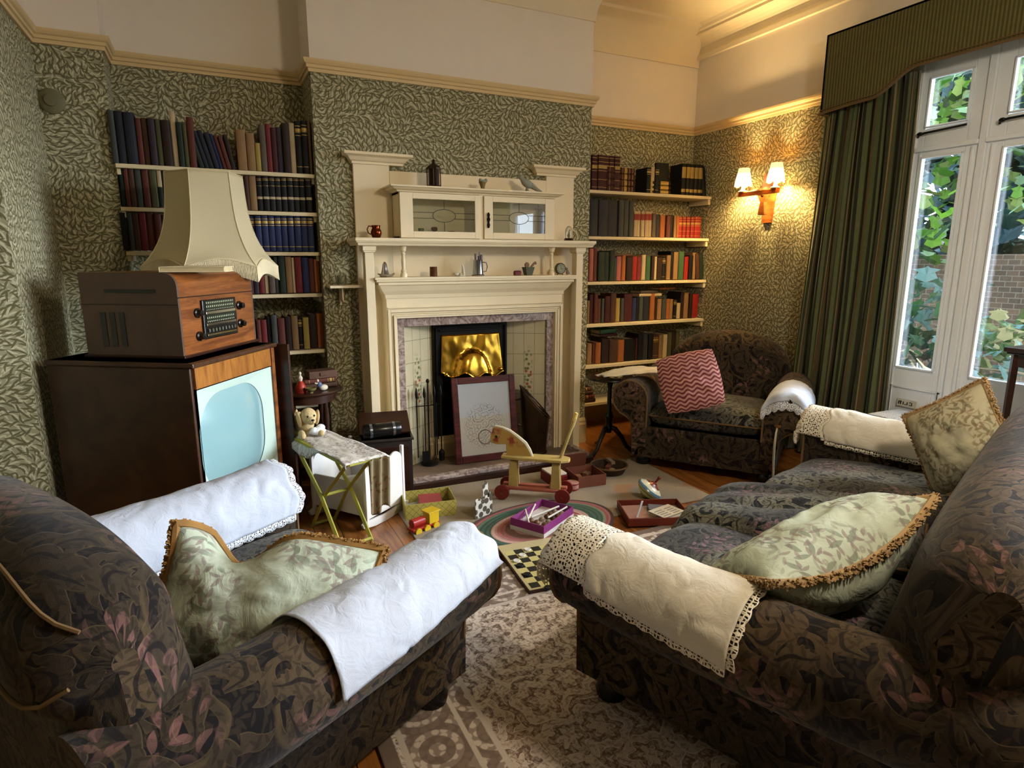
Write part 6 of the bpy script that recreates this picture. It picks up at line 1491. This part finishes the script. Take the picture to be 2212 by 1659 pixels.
# boxes beyond the horse
BRC = plain('#6b3a26', .7, 0, .2, name='brown_card'); REDC = plain('#7a1f1c', .5, 0, .15, name='red_card'); TANC = plain('#9a7a58', .7, 0, .2, name='tan_card')
openbox('cardboard_box', 'open brown cardboard box of toy bricks in front of the far armchair', 'box', (2.11, 3.24, .0115), R(-6), .20, .20, .075, BRC, plain('#3a241a', .8))
for k, (dx, dy, c, sx) in enumerate(((-.05, .03, '#8a5a3a', .06), (.02, -.04, '#b59a78', .08), (.04, .05, '#77523c', .05), (-.04, -.05, '#a98d74', .045))):
    tag(MB().bb(-sx/2, sx/2, -.02, .02, 0, .035).build('toy_brick', plain(c, .6), loc=(2.11+dx, 3.24+dy, .02), rz=R(20*k-15), bevel=.003), ['brown', 'long cream', 'dark brown', 'pale square'][k]+' toy brick lying in the open brown box', 'toy brick')
tag(MB().box((0, 0, .07), (.20, .006, .15), r=(R(14), 0, 0)).build('box_lid', BRC, loc=(2.12, 3.42, .01), rz=R(-6)), 'brown cardboard lid leaning up behind the box of bricks', 'lid')
openbox('red_box', 'small red box with a white label right of the toy horse', 'box', (1.93, 3.34, .0115), R(-4), .12, .16, .06, REDC, REDC)
tag(MB().bb(-.055, .055, -.075, .075, 0, .012).build('white_pad', plain('#c9bfae', .7), loc=(1.93, 3.34, .073), rz=R(-2), bevel=.002), 'cream pad lying on the small red box', 'pad')
t = thing('toy_drum', 'small pinkish round tin beside the rear wheel of the toy horse', 'tin', (1.96, 3.16, .0115))
MB().lathe([(0, 0), (.04, 0), (.042, .004), (.042, .046), (.04, .05), (0, .05)], 24).build('tin_body', plain('#a87d74', .4), t, smooth=True)
MB().lathe([(.043, .038), (.043, .046)], 24).lathe([(.043, .004), (.043, .012)], 24).build('rim', REDC, t)
t = thing('toy_basket', 'dark low wicker basket of toys under the front of the far armchair', 'basket', (2.36, 3.33, .0115))
MB().lathe([(0, 0), (.10, 0), (.125, .05), (.12, .05), (.095, .008), (0, .008)], 28).build('basket_body', plain('#3a2818', .8, 0, .3), t, smooth=True)
MB().tube([(.125*math.cos(a*PI/14), .125*math.sin(a*PI/14), .052) for a in range(28)], .007, 6, closed=True).build('basket_rim', plain('#5d4228', .8), t, smooth=True)
for k in range(3): tag(MB().bb(-.05, .05, -.015, .015, 0, .02).build('wooden_block', [TANC, BRC, plain('#7d6a5a', .7)][k], loc=(2.33+.03*k, 3.30+.03*k, .024+.021*k), rz=R(40*k), bevel=.002), ['tan block lowest in the dark basket', 'red-brown block in the middle of the dark basket', 'grey-brown block uppermost in the dark basket'][k], 'block')
# spinning top on a dark disc
tag(MB().lathe([(0, 0), (.17, 0), (.17, .006), (0, .006)], 44).build('round_mat', plain('#2a2019', .8), loc=(2.36, 2.93, .0005)), 'dark brown round mat on the floor under the spinning top', 'mat')
t = thing('spinning_top', 'tilted tin spinning top banded in green, cream and blue', 'toy', (2.27, 2.85, .012), rot=(R(28), R(26), R(20)))
g = NT('banded_tin'); z = g.sep(g.obj())[2]; cr = g.n('ShaderNodeValToRGB'); cr.color_ramp.interpolation = 'CONSTANT'; e = cr.color_ramp.elements
for i, (p, c) in enumerate([(0, '#7d8a3a'), (.3, '#c9c48a'), (.42, '#7d8f4a'), (.5, '#b9b27a'), (.58, '#4f6f86'), (.7, '#d3d0b4'), (.85, '#7a3a2a')]):
    el = e[i] if i < 2 else e.new(p); el.position = p; el.color = hexc(c)
g.lk(g.ma('ADD', g.ma('DIVIDE', z, .13), g.ma('MULTIPLY', g.noise(g.obj(), 40, 1), .08)), cr.inputs[0])
MB().lathe([(.003, 0), (.006, .012), (.05, .035), (.078, .06), (.084, .072), (.078, .086), (.05, .105), (.022, .118), (.02, .12)], 32).build('tin_body', g.done(cr.outputs[0], .25, metal=0, spec=.6), t, smooth=True)
MB().lathe([(.022, .118), (.018, .125), (.007, .13), (.007, .16)], 14).ell((0, 0, .165), (.011, .011, .011)).build('plunger', WR, t, smooth=True)
# flat game box
t = openbox('jigsaw_box', 'flat open red-brown game box of papers in front of the settee', 'box', (2.16, 2.60, .0135), R(-22), .36, .27, .045, plain('#6d2a1c', .5, 0, .2), plain('#8f7f72', .8))
for k, (dx, dy, sx, sy, rz_, c, z_, lb) in enumerate(((-.10, .02, .12, .18, -20, '#9a7468', .03, 'pinkish folded card at the left of the flat game box'), (.06, -.04, .17, .12, 10, '#cfc8b8', .055, 'white printed instruction sheet on the flat game box'), (.05, .06, .12, .08, -35, '#70707a', .035, 'grey puzzle picture at the back of the flat game box'), (.09, -.06, .14, .09, -2, '#bdb4a4', .047, 'cream sheet under the white one on the game box'))):
    a = R(-22); o = MB().bb(-sx/2, sx/2, -sy/2, sy/2, 0, .002)
    nb = o.build('paper_card', plain(c, .7, 0, .15), loc=(2.16+dx*math.cos(a)-dy*math.sin(a), 2.60+dx*math.sin(a)+dy*math.cos(a), .0135+z_-.012), rz=R(rz_)); tag(nb, lb, 'card')
    if k == 1:
        m = MB()
        for r_ in range(4): m.bb(-.07, -.01, -.045+r_*.022, -.037+r_*.022, .002, .0025).bb(.01, .065, -.045+r_*.022, -.037+r_*.022, .002, .0025)
        m.build('printed_lines', plain('#8a8478', .8), nb)
tag(MB().box((0, 0, .05), (.012, .004, .13), r=(R(8), R(12), 0)).build('white_strip', plain('#dcdfe2', .5), loc=(2.04, 2.58, .02)), 'thin white strip of card standing in the flat game box', 'card')
# bow leaning on the far armchair
t = thing('toy_bow', 'thin white-bound toy bow leaning against the front of the far armchair', 'toy', (3.09, 2.58, 0))
MB().tube([(-.015, .0, .012), (-.01, .0, .10), (-.005, .012, .20), (.0, .02, .30), (.016, .03, .38), (.03, .035, .42)], [.005, .006, .007, .0075, .006, .005], 8).build('bow_stick', plain('#c9bf9d', .6), t, smooth=True)
MB().bb(.02, .045, .02, .05, .415, .43).build('bow_tip', plain('#7a5228', .6), t, bevel=.002)
